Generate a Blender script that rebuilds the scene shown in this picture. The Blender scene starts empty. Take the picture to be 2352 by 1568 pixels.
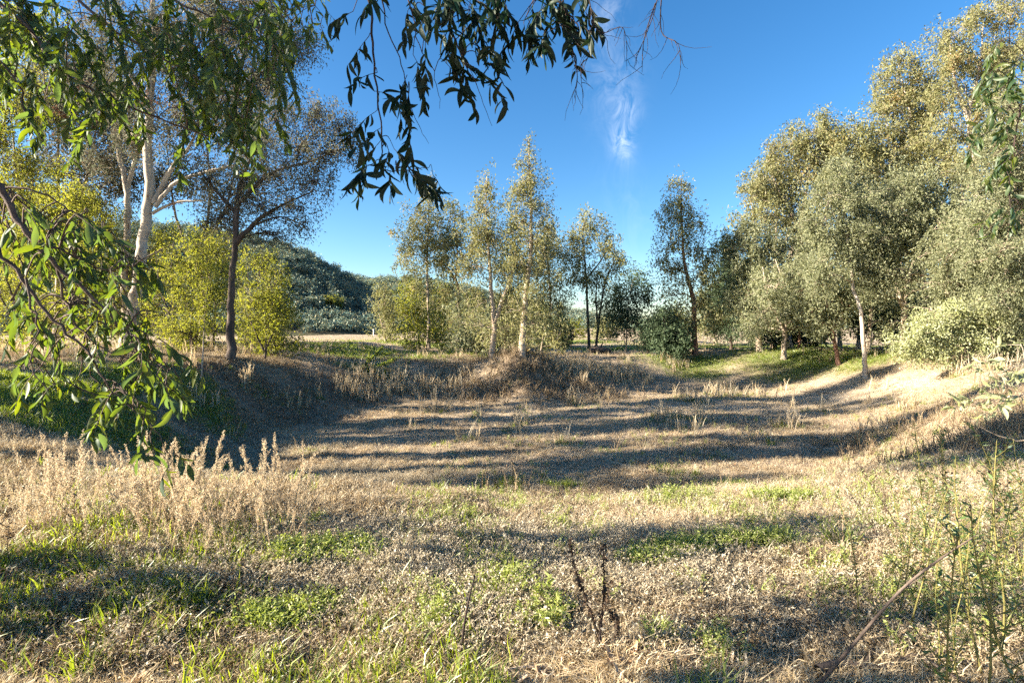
import bpy, math, random
import numpy as np
rng = np.random.default_rng(7)
random.seed(7)
SC = bpy.context.scene
COL = SC.collection

# ------------------------------------------------------------------ camera, sky, sun, exposure
F, CX, HY, EYE = 1176.0, 1176.0, 750.0, 1.6          # photo measured on a 2352 x 1568 sheet
cam_d = bpy.data.cameras.new("camera"); cam = bpy.data.objects.new("camera", cam_d); COL.objects.link(cam)
cam_d.sensor_width = 36; cam_d.lens = 18; cam_d.clip_start = 0.05; cam_d.clip_end = 6000
cam_d.shift_y = -(784 - HY) / 2352
cam.location = (0, 0, EYE); cam.rotation_euler = (math.radians(90), 0, 0)
SC.camera = cam
SUN_EL, SUN_AZ = math.radians(22), math.atan2(-0.985, -0.17)      # azimuth measured from +Y towards +X
S = np.array([math.sin(SUN_AZ) * math.cos(SUN_EL), math.cos(SUN_AZ) * math.cos(SUN_EL), math.sin(SUN_EL)])
w = bpy.data.worlds.new("World"); SC.world = w; w.use_nodes = True
nt = w.node_tree; bg = nt.nodes["Background"]
sky = nt.nodes.new("ShaderNodeTexSky"); sky.sky_type = 'NISHITA'; sky.sun_disc = False
sky.sun_elevation = SUN_EL; sky.sun_rotation = SUN_AZ; sky.air_density = 1.0; sky.dust_density = 0.6; sky.ozone_density = 3.0
sky.altitude = 200
bg.inputs[1].default_value = 0.049

def wn(t, **kw):
    n = nt.nodes.new(t)
    for k, v in kw.items(): setattr(n, k, v)
    return n
def wmath(op, a, b=None, clamp=False):
    n = wn("ShaderNodeMath", operation=op, use_clamp=clamp)
    for i, x in enumerate((a, b)):
        if x is None: continue
        if isinstance(x, (int, float)): n.inputs[i].default_value = x
        else: nt.links.new(x, n.inputs[i])
    return n.outputs[0]
# a thin wisp of cirrus, fixed to a direction of the sky
tc = wn("ShaderNodeTexCoord"); sep = wn("ShaderNodeSeparateXYZ"); nt.links.new(tc.outputs["Generated"], sep.inputs[0])
yy = wmath('MAXIMUM', sep.outputs[1], 0.05)
u = wmath('DIVIDE', sep.outputs[0], yy); v = wmath('DIVIDE', sep.outputs[2], yy)
com = wn("ShaderNodeCombineXYZ"); nt.links.new(u, com.inputs[0]); nt.links.new(wmath('MULTIPLY', v, 0.6), com.inputs[1])
n1 = wn("ShaderNodeTexNoise"); n1.inputs["Scale"].default_value = 20; n1.inputs["Detail"].default_value = 9; n1.inputs["Roughness"].default_value = 0.7
n1.inputs["Distortion"].default_value = 1.2
nt.links.new(com.outputs[0], n1.inputs["Vector"])
def wisp(u0, v0, su, sv, amp, lean=0.0):
    du = wmath('SUBTRACT', u, wmath('ADD', wmath('MULTIPLY', wmath('SUBTRACT', v, v0), lean), u0))
    a = wmath('POWER', wmath('DIVIDE', du, su), 2); b = wmath('POWER', wmath('DIVIDE', wmath('SUBTRACT', v, v0), sv), 2)
    a.node.inputs[0].links[0].from_node.use_clamp = False
    g = wmath('EXPONENT', wmath('MULTIPLY', wmath('ADD', a, b), -1.0))
    return wmath('MULTIPLY', g, amp)
parts = [wisp((1430-CX)/F, (HY-320)/F, 0.019, 0.036, 0.7, -0.05), wisp((1415-CX)/F, (HY-180)/F, 0.045, 0.08, 0.15, 0.15),
         wisp((1390-CX)/F, (HY-40)/F, 0.03, 0.07, 0.2, 0.2), wisp((1445-CX)/F, (HY-250)/F, 0.022, 0.022, 0.45), wisp((1450-CX)/F, (HY-520)/F, 0.05, 0.13, 0.05, -0.2)]
tot = parts[0]
for p_ in parts[1:]: tot = wmath('ADD', tot, p_)
m_ = wmath('MULTIPLY', tot, wmath('MULTIPLY', wmath('SUBTRACT', n1.outputs[0], 0.40), 3.6, True), True)
mix = wn("ShaderNodeMix", data_type='RGBA'); nt.links.new(m_, mix.inputs[0])
hs = wn("ShaderNodeHueSaturation"); hs.inputs["Saturation"].default_value = 1.27; hs.inputs["Value"].default_value = 1.0
nt.links.new(sky.outputs[0], hs.inputs["Color"]); nt.links.new(hs.outputs[0], mix.inputs[6]); mix.inputs[7].default_value = (6.2, 6.6, 7.2, 1)
nt.links.new(mix.outputs[2], bg.inputs[0])

sun_d = bpy.data.lights.new("sun", 'SUN'); sun_d.energy = 5.0; sun_d.angle = math.radians(0.5); sun_d.color = (1.0, 0.885, 0.71)
sun = bpy.data.objects.new("sun", sun_d); COL.objects.link(sun)
sun.rotation_euler = (math.radians(90) - SUN_EL, 0, -SUN_AZ + math.pi)
SC.view_settings.view_transform = 'Standard'; SC.view_settings.look = 'None'; SC.view_settings.gamma = 1.0
SC.view_settings.use_curve_mapping = False
SC.view_settings.exposure = 2.42
SC.cycles.max_bounces = 3; SC.cycles.diffuse_bounces = 2; SC.cycles.transmission_bounces = 2; SC.cycles.glossy_bounces = 1; SC.cycles.caustics_reflective = False; SC.cycles.caustics_refractive = False
SC.cycles.use_denoising = False; SC.cycles.use_adaptive_sampling = True; SC.cycles.adaptive_threshold = 0.03

# ------------------------------------------------------------------ helpers
def P(px, py, d): return np.array([(px - CX) / F * d, d, EYE + (HY - py) / F * d])
_grid = rng.random((256, 256))
def vnoise(x, y):
    x = np.asarray(x, float); y = np.asarray(y, float)
    xi = np.floor(x).astype(int); yi = np.floor(y).astype(int); fx = x - xi; fy = y - yi
    fx = fx * fx * (3 - 2 * fx); fy = fy * fy * (3 - 2 * fy)
    g = lambda a, b: _grid[a & 255, b & 255]
    return (g(xi, yi) * (1 - fx) + g(xi + 1, yi) * fx) * (1 - fy) + (g(xi, yi + 1) * (1 - fx) + g(xi + 1, yi + 1) * fx) * fy
def fbm(x, y, o=4):
    s = 0; a = 0.5; t = 0
    for k in range(o):
        s = s + a * vnoise(x * 2 ** k + 17 * k, y * 2 ** k + 31 * k); t += a; a *= 0.5
    return s / t
def sstep(a, b, x):
    t = np.clip((x - a) / (b - a), 0, 1); return t * t * (3 - 2 * t)

RIM = [(0.3, 3.2), (2.4, 3.9), (5.2, 5.0), (8.0, 7.2), (10.6, 11), (14, 15.2), (16.5, 20), (15, 26), (10, 28), (6, 25.5), (3.2, 22.5),
       (0.0, 20.3), (-3.6, 21.5), (-7, 19), (-9.0, 16.0), (-9.2, 12.4), (-8.2, 8.8), (-5.6, 5.8), (-2.6, 4.0)]
CB = np.array([2.2, 13.2])
_r = np.array(RIM) - CB; _th = np.arctan2(_r[:, 1], _r[:, 0]); _R = np.hypot(_r[:, 0], _r[:, 1]); _o = np.argsort(_th); _th = _th[_o]; _R = _R[_o]
def rim_r(x, y):
    dx = x - CB[0]; dy = y - CB[1]; th = np.arctan2(dy, dx)
    return np.hypot(dx, dy) / np.interp(th, _th, _R, period=2 * math.pi)
def H(x, y):
    x = np.asarray(x, float); y = np.asarray(y, float)
    r = rim_r(x, y)
    near = sstep(1.6, 6, np.hypot(x, y))
    bank = 0.55 * sstep(-5, -11, x) * sstep(3, 9, y) * (1 - sstep(30, 70, y)) + 0.35 * sstep(9, 15, x) * (1 - sstep(24, 40, y)) + 0.05
    bank = bank + 0.62 * np.exp(-((x - 0.5) / 1.9) ** 2 - ((y - 20.3) / 1.4) ** 2)
    bank = bank + (fbm(x * 0.18, y * 0.18, 3) - 0.5) * 0.35 * near
    soft = 0.58 + 0.12 * sstep(-1, -6, x) - 0.3 * (1 - sstep(4.5, 9.5, y)) * sstep(-6, -2, x) + 0.1 * (fbm(x * 0.2 + 40, y * 0.2, 2) - 0.5)
    z = bank * sstep(0.75, 1.0, r) - 1.15 * (1 - sstep(soft, 1.03, r))
    z = z + (fbm(x * 0.9, y * 0.9, 3) - 0.5) * 0.2 + (fbm(x * 3.5 + 9, y * 3.5, 2) - 0.5) * 0.06
    far = np.hypot(x, y)
    z = z + 6 * sstep(120, 900, far) * fbm(x * 0.004, y * 0.004, 2)
    return z
def G(px, py, dmax=150):
    d = np.concatenate([np.arange(1.2, 30, 0.02), np.arange(30, dmax, 0.1)])
    x = (px - CX) / F * d; z = EYE + (HY - py) / F * d
    hit = np.nonzero(z < H(x, d))[0]
    k = hit[0] if len(hit) else len(d) - 1
    return np.array([x[k], d[k], float(H(x[k], d[k]))])
def ground(x, y): return np.array([x, y, float(H(x, y))])

def tag(o, label=None, cat=None, group=None, kind=None):
    if label: o["label"] = label
    if cat: o["category"] = cat
    if group: o["group"] = group
    if kind: o["kind"] = kind
    return o
def mesh(name, V, quads=None, tris=None, mat=None, smooth=False):
    me = bpy.data.meshes.new(name)
    V = np.asarray(V, np.float32).reshape(-1, 3)
    q = np.asarray(quads if quads is not None else [], np.int32).reshape(-1, 4); t = np.asarray(tris if tris is not None else [], np.int32).reshape(-1, 3)
    me.vertices.add(len(V)); me.vertices.foreach_set("co", V.ravel())
    me.loops.add(q.size + t.size); me.loops.foreach_set("vertex_index", np.concatenate([q.ravel(), t.ravel()]))
    n = len(q) + len(t); me.polygons.add(n)
    tot = np.concatenate([np.full(len(q), 4, np.int32), np.full(len(t), 3, np.int32)])
    me.polygons.foreach_set("loop_start", np.concatenate([[0], np.cumsum(tot)[:-1]]).astype(np.int32) if n else [])
    if smooth and n: me.polygons.foreach_set("use_smooth", np.ones(n, bool))
    me.update(calc_edges=True)
    if mat: me.materials.append(mat)
    return me
def link(name, me, parent=None):
    o = bpy.data.objects.new(name, me); COL.objects.link(o)
    if parent is not None: o.parent = parent
    return o
def empty(name, loc, rz=0):
    o = bpy.data.objects.new(name, None); o.location = tuple(loc); o.rotation_euler = (0, 0, rz); o.empty_display_size = 0.3; COL.objects.link(o); return o
def norm(a): return a / np.maximum(np.linalg.norm(a, axis=-1, keepdims=True), 1e-9)
def catmull(pts, per=5):
    p = np.asarray(pts, float)
    if len(p) < 3: 
        t = np.linspace(0, 1, per + 1)[:, None]; return p[0] * (1 - t) + p[-1] * t
    q = np.vstack([2 * p[0] - p[1], p, 2 * p[-1] - p[-2]]); out = []
    for i in range(1, len(q) - 2):
        t = np.linspace(0, 1, per, endpoint=False)[:, None]
        a, b, c, d = q[i - 1], q[i], q[i + 1], q[i + 2]
        out.append(0.5 * (2 * b + (c - a) * t + (2 * a - 5 * b + 4 * c - d) * t ** 2 + (3 * b - a - 3 * c + d) * t ** 3))
    out.append(p[-1:]); return np.vstack(out)
class Wood:
    """collects tapered tubes"""
    def __init__(s): s.V = []; s.Q = []; s.T = []; s.n = 0
    def tube(s, pts, rad, sides=5):
        pts = np.asarray(pts, float); k = len(pts); rad = np.broadcast_to(np.asarray(rad, float), (k,))
        t = norm(np.gradient(pts, axis=0)); ref = np.array([0.31, 0.17, 0.93]) if abs(t[0, 2]) < 0.8 else np.array([0.9, 0.3, 0.1])
        a = norm(np.cross(t, ref)); b = np.cross(t, a)
        an = np.arange(sides) * 2 * math.pi / sides
        ring = pts[:, None, :] + rad[:, None, None] * (np.cos(an)[None, :, None] * a[:, None, :] + np.sin(an)[None, :, None] * b[:, None, :])
        i = np.arange(k - 1)[:, None] * sides; j = np.arange(sides)[None, :]; j2 = (j + 1) % sides
        q = np.stack([i + j, i + j2, i + sides + j2, i + sides + j], -1).reshape(-1, 4) + s.n
        s.V.append(ring.reshape(-1, 3)); s.Q.append(q)
        tip = s.n + k * sides; s.V.append(pts[-1:] + t[-1:] * rad[-1]); base = s.n + (k - 1) * sides
        s.T.append(np.stack([base + np.arange(sides), base + (np.arange(sides) + 1) % sides, np.full(sides, tip)], -1))
        s.n += k * sides + 1
    def build(s, name, mat, parent=None, origin=None):
        V = np.vstack(s.V)
        if origin is not None: V = V - np.asarray(origin)
        return link(name, mesh(name, V, np.vstack(s.Q), np.vstack(s.T), mat, True), parent)
def leaf_quads(pos, axis, L, W, rnd=rng):
    """one folded rhombus per leaf"""
    n = len(pos); axis = norm(axis); side = norm(np.cross(axis, rnd.normal(size=(n, 3)))); up = np.cross(side, axis)
    L = np.broadcast_to(L, (n,))[:, None]; W = np.broadcast_to(W, (n,))[:, None]
    m = pos + axis * L * 0.45
    V = np.stack([pos, m + side * W * 0.5 + up * W * 0.18, pos + axis * L + up * L * rnd.uniform(-.15, .15, (n, 1)), m - side * W * 0.5 + up * W * 0.18], 1)
    return V.reshape(-1, 3), np.arange(n * 4).reshape(-1, 4)

# ------------------------------------------------------------------ materials
def M(name):
    m = bpy.data.materials.new(name); m.use_nodes = True; m.node_tree.nodes.clear(); return m, m.node_tree
def ramp(t, stops, src):
    r = t.nodes.new("ShaderNodeValToRGB"); e = r.color_ramp.elements
    while len(e) < len(stops): e.new(0.5)
    for k, (p, c) in enumerate(stops): e[k].position = p; e[k].color = (*c, 1)
    t.links.new(src, r.inputs[0]); return r.outputs[0]
def noise(t, scale, detail=4, rough=0.55, coord="Object", stretch=None):
    c = t.nodes.new("ShaderNodeTexCoord"); o = c.outputs[coord]
    if coord == "World": pass
    if stretch:
        mp = t.nodes.new("ShaderNodeMapping"); mp.inputs["Scale"].default_value = stretch; t.links.new(o, mp.inputs[0]); o = mp.outputs[0]
    n = t.nodes.new("ShaderNodeTexNoise"); n.inputs["Scale"].default_value = scale; n.inputs["Detail"].default_value = detail; n.inputs["Roughness"].default_value = rough
    t.links.new(o, n.inputs["Vector"]); return n.outputs[0]
def mixc(t, fac, a, b):
    n = t.nodes.new("ShaderNodeMix"); n.data_type = 'RGBA'
    for k, x in ((0, fac), (6, a), (7, b)):
        if isinstance(x, (int, float)): n.inputs[k].default_value = x
        elif isinstance(x, tuple): n.inputs[k].default_value = (*x, 1)
        else: t.links.new(x, n.inputs[k])
    return n.outputs[2]
def tmath(t, op, a, b=0.0, clamp=False):
    n = t.nodes.new("ShaderNodeMath"); n.operation = op; n.use_clamp = clamp
    for k, x in enumerate((a, b)):
        if isinstance(x, (int, float)): n.inputs[k].default_value = x
        else: t.links.new(x, n.inputs[k])
    return n.outputs[0]
def leafmat(name, cols, trans=0.4, rust=None, rust_lim=0.62, gloss=0.06, tcol=None, rough=0.4, rscale=0.5):
    """thin leaf: diffuse both sides, light through, a little wax; colour varies leaf by leaf and clump by clump"""
    m, t = M(name)
    g = t.nodes.new("ShaderNodeNewGeometry"); oi = t.nodes.new("ShaderNodeObjectInfo")
    f = tmath(t, 'FRACT', tmath(t, 'ADD', g.outputs["Random Per Island"], oi.outputs["Random"]))
    k = len(cols); c = ramp(t, [(i / max(k - 1, 1), x) for i, x in enumerate(cols)], f)
    if rust:
        nz = noise(t, rscale, 3, 0.6)
        fac = tmath(t, 'MULTIPLY', tmath(t, 'SUBTRACT', tmath(t, 'ADD', nz, tmath(t, 'MULTIPLY', f, 0.18)), rust_lim), 7.0, True)
        c = mixc(t, fac, c, rust)
    d = t.nodes.new("ShaderNodeBsdfDiffuse"); tr = t.nodes.new("ShaderNodeBsdfTranslucent"); gl = t.nodes.new("ShaderNodeBsdfGlossy"); gl.inputs["Roughness"].default_value = rough
    gl.inputs["Color"].default_value = (0.8, 0.85, 0.8, 1)
    t.links.new(c, d.inputs[0])
    hsn = t.nodes.new("ShaderNodeHueSaturation"); hsn.inputs["Saturation"].default_value = 1.25; hsn.inputs["Value"].default_value = 1.7
    t.links.new(c, hsn.inputs["Color"])
    tc_ = mixc(t, 0.35, hsn.outputs[0], tcol) if tcol else hsn.outputs[0]
    t.links.new(tc_, tr.inputs[0])
    a = t.nodes.new("ShaderNodeMixShader"); a.inputs[0].default_value = trans; t.links.new(d.outputs[0], a.inputs[1]); t.links.new(tr.outputs[0], a.inputs[2])
    b = t.nodes.new("ShaderNodeMixShader"); b.inputs[0].default_value = gloss; t.links.new(a.outputs[0], b.inputs[1]); t.links.new(gl.outputs[0], b.inputs[2])
    out = t.nodes.new("ShaderNodeOutputMaterial"); t.links.new(b.outputs[0], out.inputs[0]); return m
def barkmat(name, stops, scale=3, stretch=(1, 1, 0.25), bump=0.4, rough=0.85):
    m, t = M(name)
    nz = noise(t, scale, 6, 0.65, stretch=stretch)
    c = ramp(t, stops, nz)
    bs = t.nodes.new("ShaderNodeBsdfPrincipled"); bs.inputs["Roughness"].default_value = rough; bs.inputs["Specular IOR Level"].default_value = 0.2
    t.links.new(c, bs.inputs["Base Color"])
    bp = t.nodes.new("ShaderNodeBump"); bp.inputs["Strength"].default_value = bump; bp.inputs["Distance"].default_value = 0.02
    t.links.new(noise(t, scale * 4, 5, 0.7, stretch=stretch), bp.inputs["Height"]); t.links.new(bp.outputs[0], bs.inputs["Normal"])
    out = t.nodes.new("ShaderNodeOutputMaterial"); t.links.new(bs.outputs[0], out.inputs[0]); return m

MAT = {}
MAT['euc_leaf'] = leafmat("eucalyptus_leaf", [(0.022, 0.045, 0.015), (0.045, 0.075, 0.018), (0.028, 0.065, 0.04), (0.085, 0.105, 0.02), (0.035, 0.06, 0.016)], 0.45, gloss=0.035, rough=0.5, rust=(.13, .07, .02), rust_lim=.74, rscale=9, tcol=(0.30, 0.38, 0.02))
MAT['shade_leaf'] = leafmat("shade_darkened_eucalyptus_leaf", [(0.007, 0.014, 0.008), (0.012, 0.024, 0.009), (0.009, 0.022, 0.018)], 0.2, gloss=0.02, rough=.5)  # eucalyptus leaf colour darkened to carry the bough's backlit shade
MAT['olive'] = leafmat("olive_crown_leaf", [(0.155, 0.16, 0.065), (0.22, 0.215, 0.095), (0.19, 0.20, 0.11), (0.26, 0.23, 0.12)], 0.3, rust=(0.29, 0.23, 0.06), rust_lim=0.74, gloss=0.015, rough=0.6)
MAT['grey_olive'] = leafmat("grey_green_crown_leaf", [(0.13, 0.145, 0.075), (0.19, 0.205, 0.12), (0.25, 0.255, 0.165), (0.165, 0.17, 0.075)], 0.38, gloss=0.015, rough=0.6)
MAT['rusty'] = leafmat("rust_tinged_crown_leaf", [(0.155, 0.155, 0.065), (0.21, 0.205, 0.10), (0.18, 0.19, 0.085), (0.245, 0.21, 0.125)], 0.32, rust=(0.31, 0.20, 0.09), rust_lim=0.73, gloss=0.015, rough=0.6)
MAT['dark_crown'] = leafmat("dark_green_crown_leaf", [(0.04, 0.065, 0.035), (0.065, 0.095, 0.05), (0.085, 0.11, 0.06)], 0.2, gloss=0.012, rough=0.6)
MAT['backlit'] = leafmat("yellow_green_leaf", [(0.075, 0.095, 0.025), (0.125, 0.14, 0.035), (0.17, 0.165, 0.06), (0.07, 0.095, 0.035), (0.14, 0.11, 0.06)], 0.5, tcol=(0.5, 0.5, 0.03), gloss=0.012, rough=0.6)
MAT['fine_grey'] = leafmat("fine_grey_crown_leaf", [(0.07, 0.08, 0.05), (0.11, 0.12, 0.085), (0.14, 0.13, 0.10), (0.10, 0.085, 0.06)], 0.3, rust=(0.16, 0.07, 0.05), rust_lim=0.72, gloss=0.012, rough=0.6)
MAT['willow'] = leafmat("pale_willow_leaf", [(0.22, 0.245, 0.10), (0.31, 0.33, 0.17), (0.36, 0.37, 0.24), (0.25, 0.27, 0.09)], 0.25, gloss=0.015, rough=0.6)
MAT['white_bark'] = barkmat("cream_bark", [(0.0, (0.16, 0.07, 0.04)), (0.36, (0.20, 0.11, 0.075)), (0.42, (0.36, 0.30, 0.235)), (0.7, (0.52, 0.46, 0.38))], 2.2, (1.3, 1.3, 0.5), 0.25)
MAT['tan_bark'] = barkmat("tan_bark", [(0.25, (0.18, 0.12, 0.085)), (0.5, (0.36, 0.29, 0.22)), (0.75, (0.50, 0.43, 0.35))], 4)
MAT['red_bark'] = barkmat("red_brown_bark", [(0.25, (0.06, 0.035, 0.028)), (0.5, (0.16, 0.085, 0.06)), (0.78, (0.36, 0.24, 0.17))], 3)
MAT['dark_bark'] = barkmat("dark_brown_bark", [(0.25, (0.035, 0.026, 0.022)), (0.55, (0.10, 0.075, 0.06)), (0.8, (0.2, 0.16, 0.13))], 5)
MAT['twig'] = barkmat("grey_twig_bark", [(0.3, (0.05, 0.035, 0.03)), (0.7, (0.15, 0.11, 0.09))], 12, (1, 1, 1), 0.3)
MAT['black_twig'] = barkmat("blackish_twig_bark", [(0.3, (0.02, 0.015, 0.014)), (0.7, (0.06, 0.04, 0.035))], 12, (1, 1, 1), 0.3)
MAT['straw'] = leafmat("straw_blade", [(0.38, 0.29, 0.17), (0.52, 0.42, 0.275), (0.60, 0.51, 0.36), (0.28, 0.215, 0.135)], 0.3, gloss=0.03)
MAT['grey_forb'] = leafmat("grey_dry_forb", [(0.32, 0.27, 0.18), (0.42, 0.36, 0.26), (0.50, 0.44, 0.34), (0.22, 0.18, 0.12)], 0.25, gloss=0.02)
MAT['brown_forb'] = leafmat("brown_dry_forb", [(0.12, 0.088, 0.058), (0.20, 0.15, 0.098), (0.29, 0.225, 0.145), (0.36, 0.28, 0.18)], 0.2, gloss=0.02)
MAT['green_blade'] = leafmat("green_grass_blade", [(0.12, 0.165, 0.026), (0.18, 0.22, 0.04), (0.25, 0.27, 0.075), (0.10, 0.15, 0.03)], 0.45, gloss=0.05, tcol=(0.42, 0.5, 0.03))
MAT['lime_forb'] = leafmat("lime_green_forb", [(0.25, 0.29, 0.075), (0.33, 0.36, 0.12), (0.20, 0.25, 0.07)], 0.35, gloss=0.03)
MAT['litter'] = leafmat("fallen_dry_leaf", [(0.20, 0.13, 0.075), (0.33, 0.24, 0.15), (0.40, 0.315, 0.215), (0.28, 0.14, 0.065), (0.30, 0.24, 0.175), (0.16, 0.10, 0.06)], 0.12, gloss=0.05)
MAT['plume'] = leafmat("pale_seed_plume", [(0.44, 0.37, 0.27), (0.56, 0.49, 0.38), (0.36, 0.28, 0.19)], 0.45, gloss=0.02)
MAT['weed_leaf'] = leafmat("weed_leaf", [(0.08, 0.135, 0.04), (0.13, 0.18, 0.05), (0.07, 0.12, 0.06), (0.17, 0.15, 0.06)], 0.35, gloss=0.05)
MAT['dead_leaf'] = leafmat("dead_weed_leaf", [(0.05, 0.035, 0.025), (0.09, 0.06, 0.04)], 0.15, gloss=0.02)
MAT['stem_green'] = barkmat("olive_stem", [(0.3, (0.10, 0.09, 0.03)), (0.7, (0.24, 0.21, 0.07))], 8, (1, 1, 1), 0.1)
MAT['stem_straw'] = barkmat("straw_stem", [(0.3, (0.26, 0.17, 0.09)), (0.7, (0.44, 0.33, 0.20))], 8, (1, 1, 1), 0.1)
MAT['chaparral'] = leafmat("haze_blued_chaparral_leaf", [(0.07, 0.125, 0.13), (0.10, 0.17, 0.16), (0.16, 0.20, 0.13), (0.26, 0.23, 0.13), (0.09, 0.14, 0.12)], 0.12, gloss=0.02)  # blue in these leaf colours stands in for haze and shade on the hills

def ground_material():
    m, t = M("dry_ground")
    a = t.nodes.new("ShaderNodeAttribute"); a.attribute_name = "green"
    soil = ramp(t, [(0.25, (0.16, 0.12, 0.085)), (0.45, (0.32, 0.25, 0.175)), (0.6, (0.44, 0.355, 0.255)), (0.8, (0.54, 0.45, 0.34))], noise(t, 1.1, 8, 0.68))
    lit = ramp(t, [(0.32, (0.09, 0.065, 0.047)), (0.5, (0.30, 0.23, 0.155)), (0.68, (0.54, 0.45, 0.33))], noise(t, 26, 6, 0.7, stretch=(1, 1.7, 1)))
    c = mixc(t, 0.55, soil, lit)
    b_ = t.nodes.new("ShaderNodeAttribute"); b_.attribute_name = "pale"
    c = mixc(t, tmath(t, 'MULTIPLY', b_.outputs["Fac"], tmath(t, 'MULTIPLY', noise(t, 5, 5, 0.7), 1.3, True)), c, (0.50, 0.41, 0.30))
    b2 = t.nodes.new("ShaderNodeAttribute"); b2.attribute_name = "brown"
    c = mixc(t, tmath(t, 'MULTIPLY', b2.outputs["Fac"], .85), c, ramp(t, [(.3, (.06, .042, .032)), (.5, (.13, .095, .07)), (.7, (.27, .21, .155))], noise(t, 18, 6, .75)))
    gn = ramp(t, [(0.3, (0.05, 0.075, 0.02)), (0.6, (0.13, 0.19, 0.035)), (0.8, (0.22, 0.24, 0.08))], noise(t, 9, 5, 0.7))
    c = mixc(t, tmath(t, 'MULTIPLY', a.outputs["Fac"], 0.9), c, gn)
    bs = t.nodes.new("ShaderNodeBsdfPrincipled"); bs.inputs["Roughness"].default_value = 1.0; bs.inputs["Specular IOR Level"].default_value = 0.05
    t.links.new(c, bs.inputs["Base Color"])
    bp = t.nodes.new("ShaderNodeBump"); bp.inputs["Strength"].default_value = 0.9; bp.inputs["Distance"].default_value = 0.06
    t.links.new(noise(t, 14, 7, 0.75), bp.inputs["Height"]); t.links.new(bp.outputs[0], bs.inputs["Normal"])
    out = t.nodes.new("ShaderNodeOutputMaterial"); t.links.new(bs.outputs[0], out.inputs[0]); return m

# ------------------------------------------------------------------ the ground: one sheet to the horizon
def spot(px, py, rx, ry=None): g = G(px, py); return (g[0], g[1], rx, ry or rx)
GREEN = [spot(60, 900, 3.5, 1.6), spot(220, 920, 1.6, .9), spot(150, 1270, .55, .3), spot(90, 1370, .4, .2), spot(420, 1330, .4, .14), spot(280, 1430, .22, .1), spot(450, 1400, .3, .12), spot(150, 1460, .25, .1), spot(130, 885, 3.2, 1.3), spot(330, 860, 2.6, 1.2), spot(20, 950, 1.8, 0.8), spot(440, 880, 1.2, 0.8),
         spot(60, 1300, .5, .3), spot(350, 1385, .26, .12), spot(30, 1420, .3, .16), spot(220, 1330, .3, .14), spot(600, 1450, .22, .09), spot(720, 1430, .16, .08), spot(250, 1230, .6, .22), spot(480, 1250, .5, .18),
         spot(1000, 812, 6, 3.2), spot(1000, 795, 9, 5), spot(760, 790, 7, 4), spot(1300, 785, 9, 7), spot(1600, 795, 8, 6), spot(1850, 795, 8, 5), spot(830, 815, 4, 2.5), spot(860, 850, 1.6, .7), spot(1330, 800, 3.5, 2.5), spot(1430, 800, 3.5, 2.2), spot(1620, 835, 4, 1.8), spot(1800, 815, 5, 3.2),
         spot(1900, 830, 3.2, 2.4), spot(2010, 825, 2.4, 1.4), spot(1850, 850, 3, 1), spot(1640, 860, 2.2, .8),
         spot(1690, 1115, .6, .2), spot(1790, 1120, .6, .2), spot(1800, 1155, .35, .14), spot(1560, 1280, .34, .08), spot(1480, 1310, .2, .07), spot(1680, 1262, .3, .07), spot(1760, 1255, .22, .06),
         spot(1300, 1115, .4, .15), spot(640, 1285, .7, .2)]
PALE = [spot(2100, 1190, 1.2, .5), spot(1950, 1230, 1.0, .3), spot(1900, 1250, 2.0, .45), spot(1600, 1330, 1.6, .3), spot(2250, 1150, 1.5, .6), spot(1500, 940, 6, 2.2), spot(1900, 920, 5, 3.0), spot(2100, 880, 3.5, 2.5), spot(1250, 950, 3.5, 1.2), spot(1150, 1310, 1.6, .5),
        spot(1300, 1500, 1.4, .3), spot(2150, 870, 3, 3)]
def field(spots, x, y, wob=0.5):
    f = np.zeros_like(x)
    for cx, cy, rx, ry in spots: f = np.maximum(f, 1.25 - np.hypot((x - cx) / rx, (y - cy) / ry))
    kk_ = np.where(np.hypot(x, y) < 6.5, 2.6, .9); return np.clip(f * 1.1 + (fbm(x * kk_ + 5, y * kk_, 4) - 0.5) * wob * 3.2 - .2, 0, 1)
nx, ny = 300, 340
ux = np.sinh(np.linspace(-6.6, 6.6, nx)) / math.sinh(6.6) * 1100
uy = np.concatenate([-np.sinh(np.linspace(4.5, 0, 30, endpoint=False)) / math.sinh(4.5) * 200, np.sinh(np.linspace(0, 6.2, ny - 30)) / math.sinh(6.2) * 1200])
gx, gy = np.meshgrid(ux, uy); fx_, fy_ = gx.ravel(), gy.ravel()
gv = np.stack([fx_, fy_, H(fx_, fy_)], 1)
ii = (np.arange(ny - 1)[:, None] * nx + np.arange(nx - 1)[None, :]).ravel()
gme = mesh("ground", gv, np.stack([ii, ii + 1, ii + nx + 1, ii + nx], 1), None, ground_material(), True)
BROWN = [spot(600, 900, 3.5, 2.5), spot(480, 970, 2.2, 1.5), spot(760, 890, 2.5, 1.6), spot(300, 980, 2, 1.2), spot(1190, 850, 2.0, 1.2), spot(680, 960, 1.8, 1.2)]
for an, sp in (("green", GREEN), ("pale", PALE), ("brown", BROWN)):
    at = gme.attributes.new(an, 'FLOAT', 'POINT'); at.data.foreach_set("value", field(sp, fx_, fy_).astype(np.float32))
tag(link("ground", gme), kind='structure')

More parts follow.
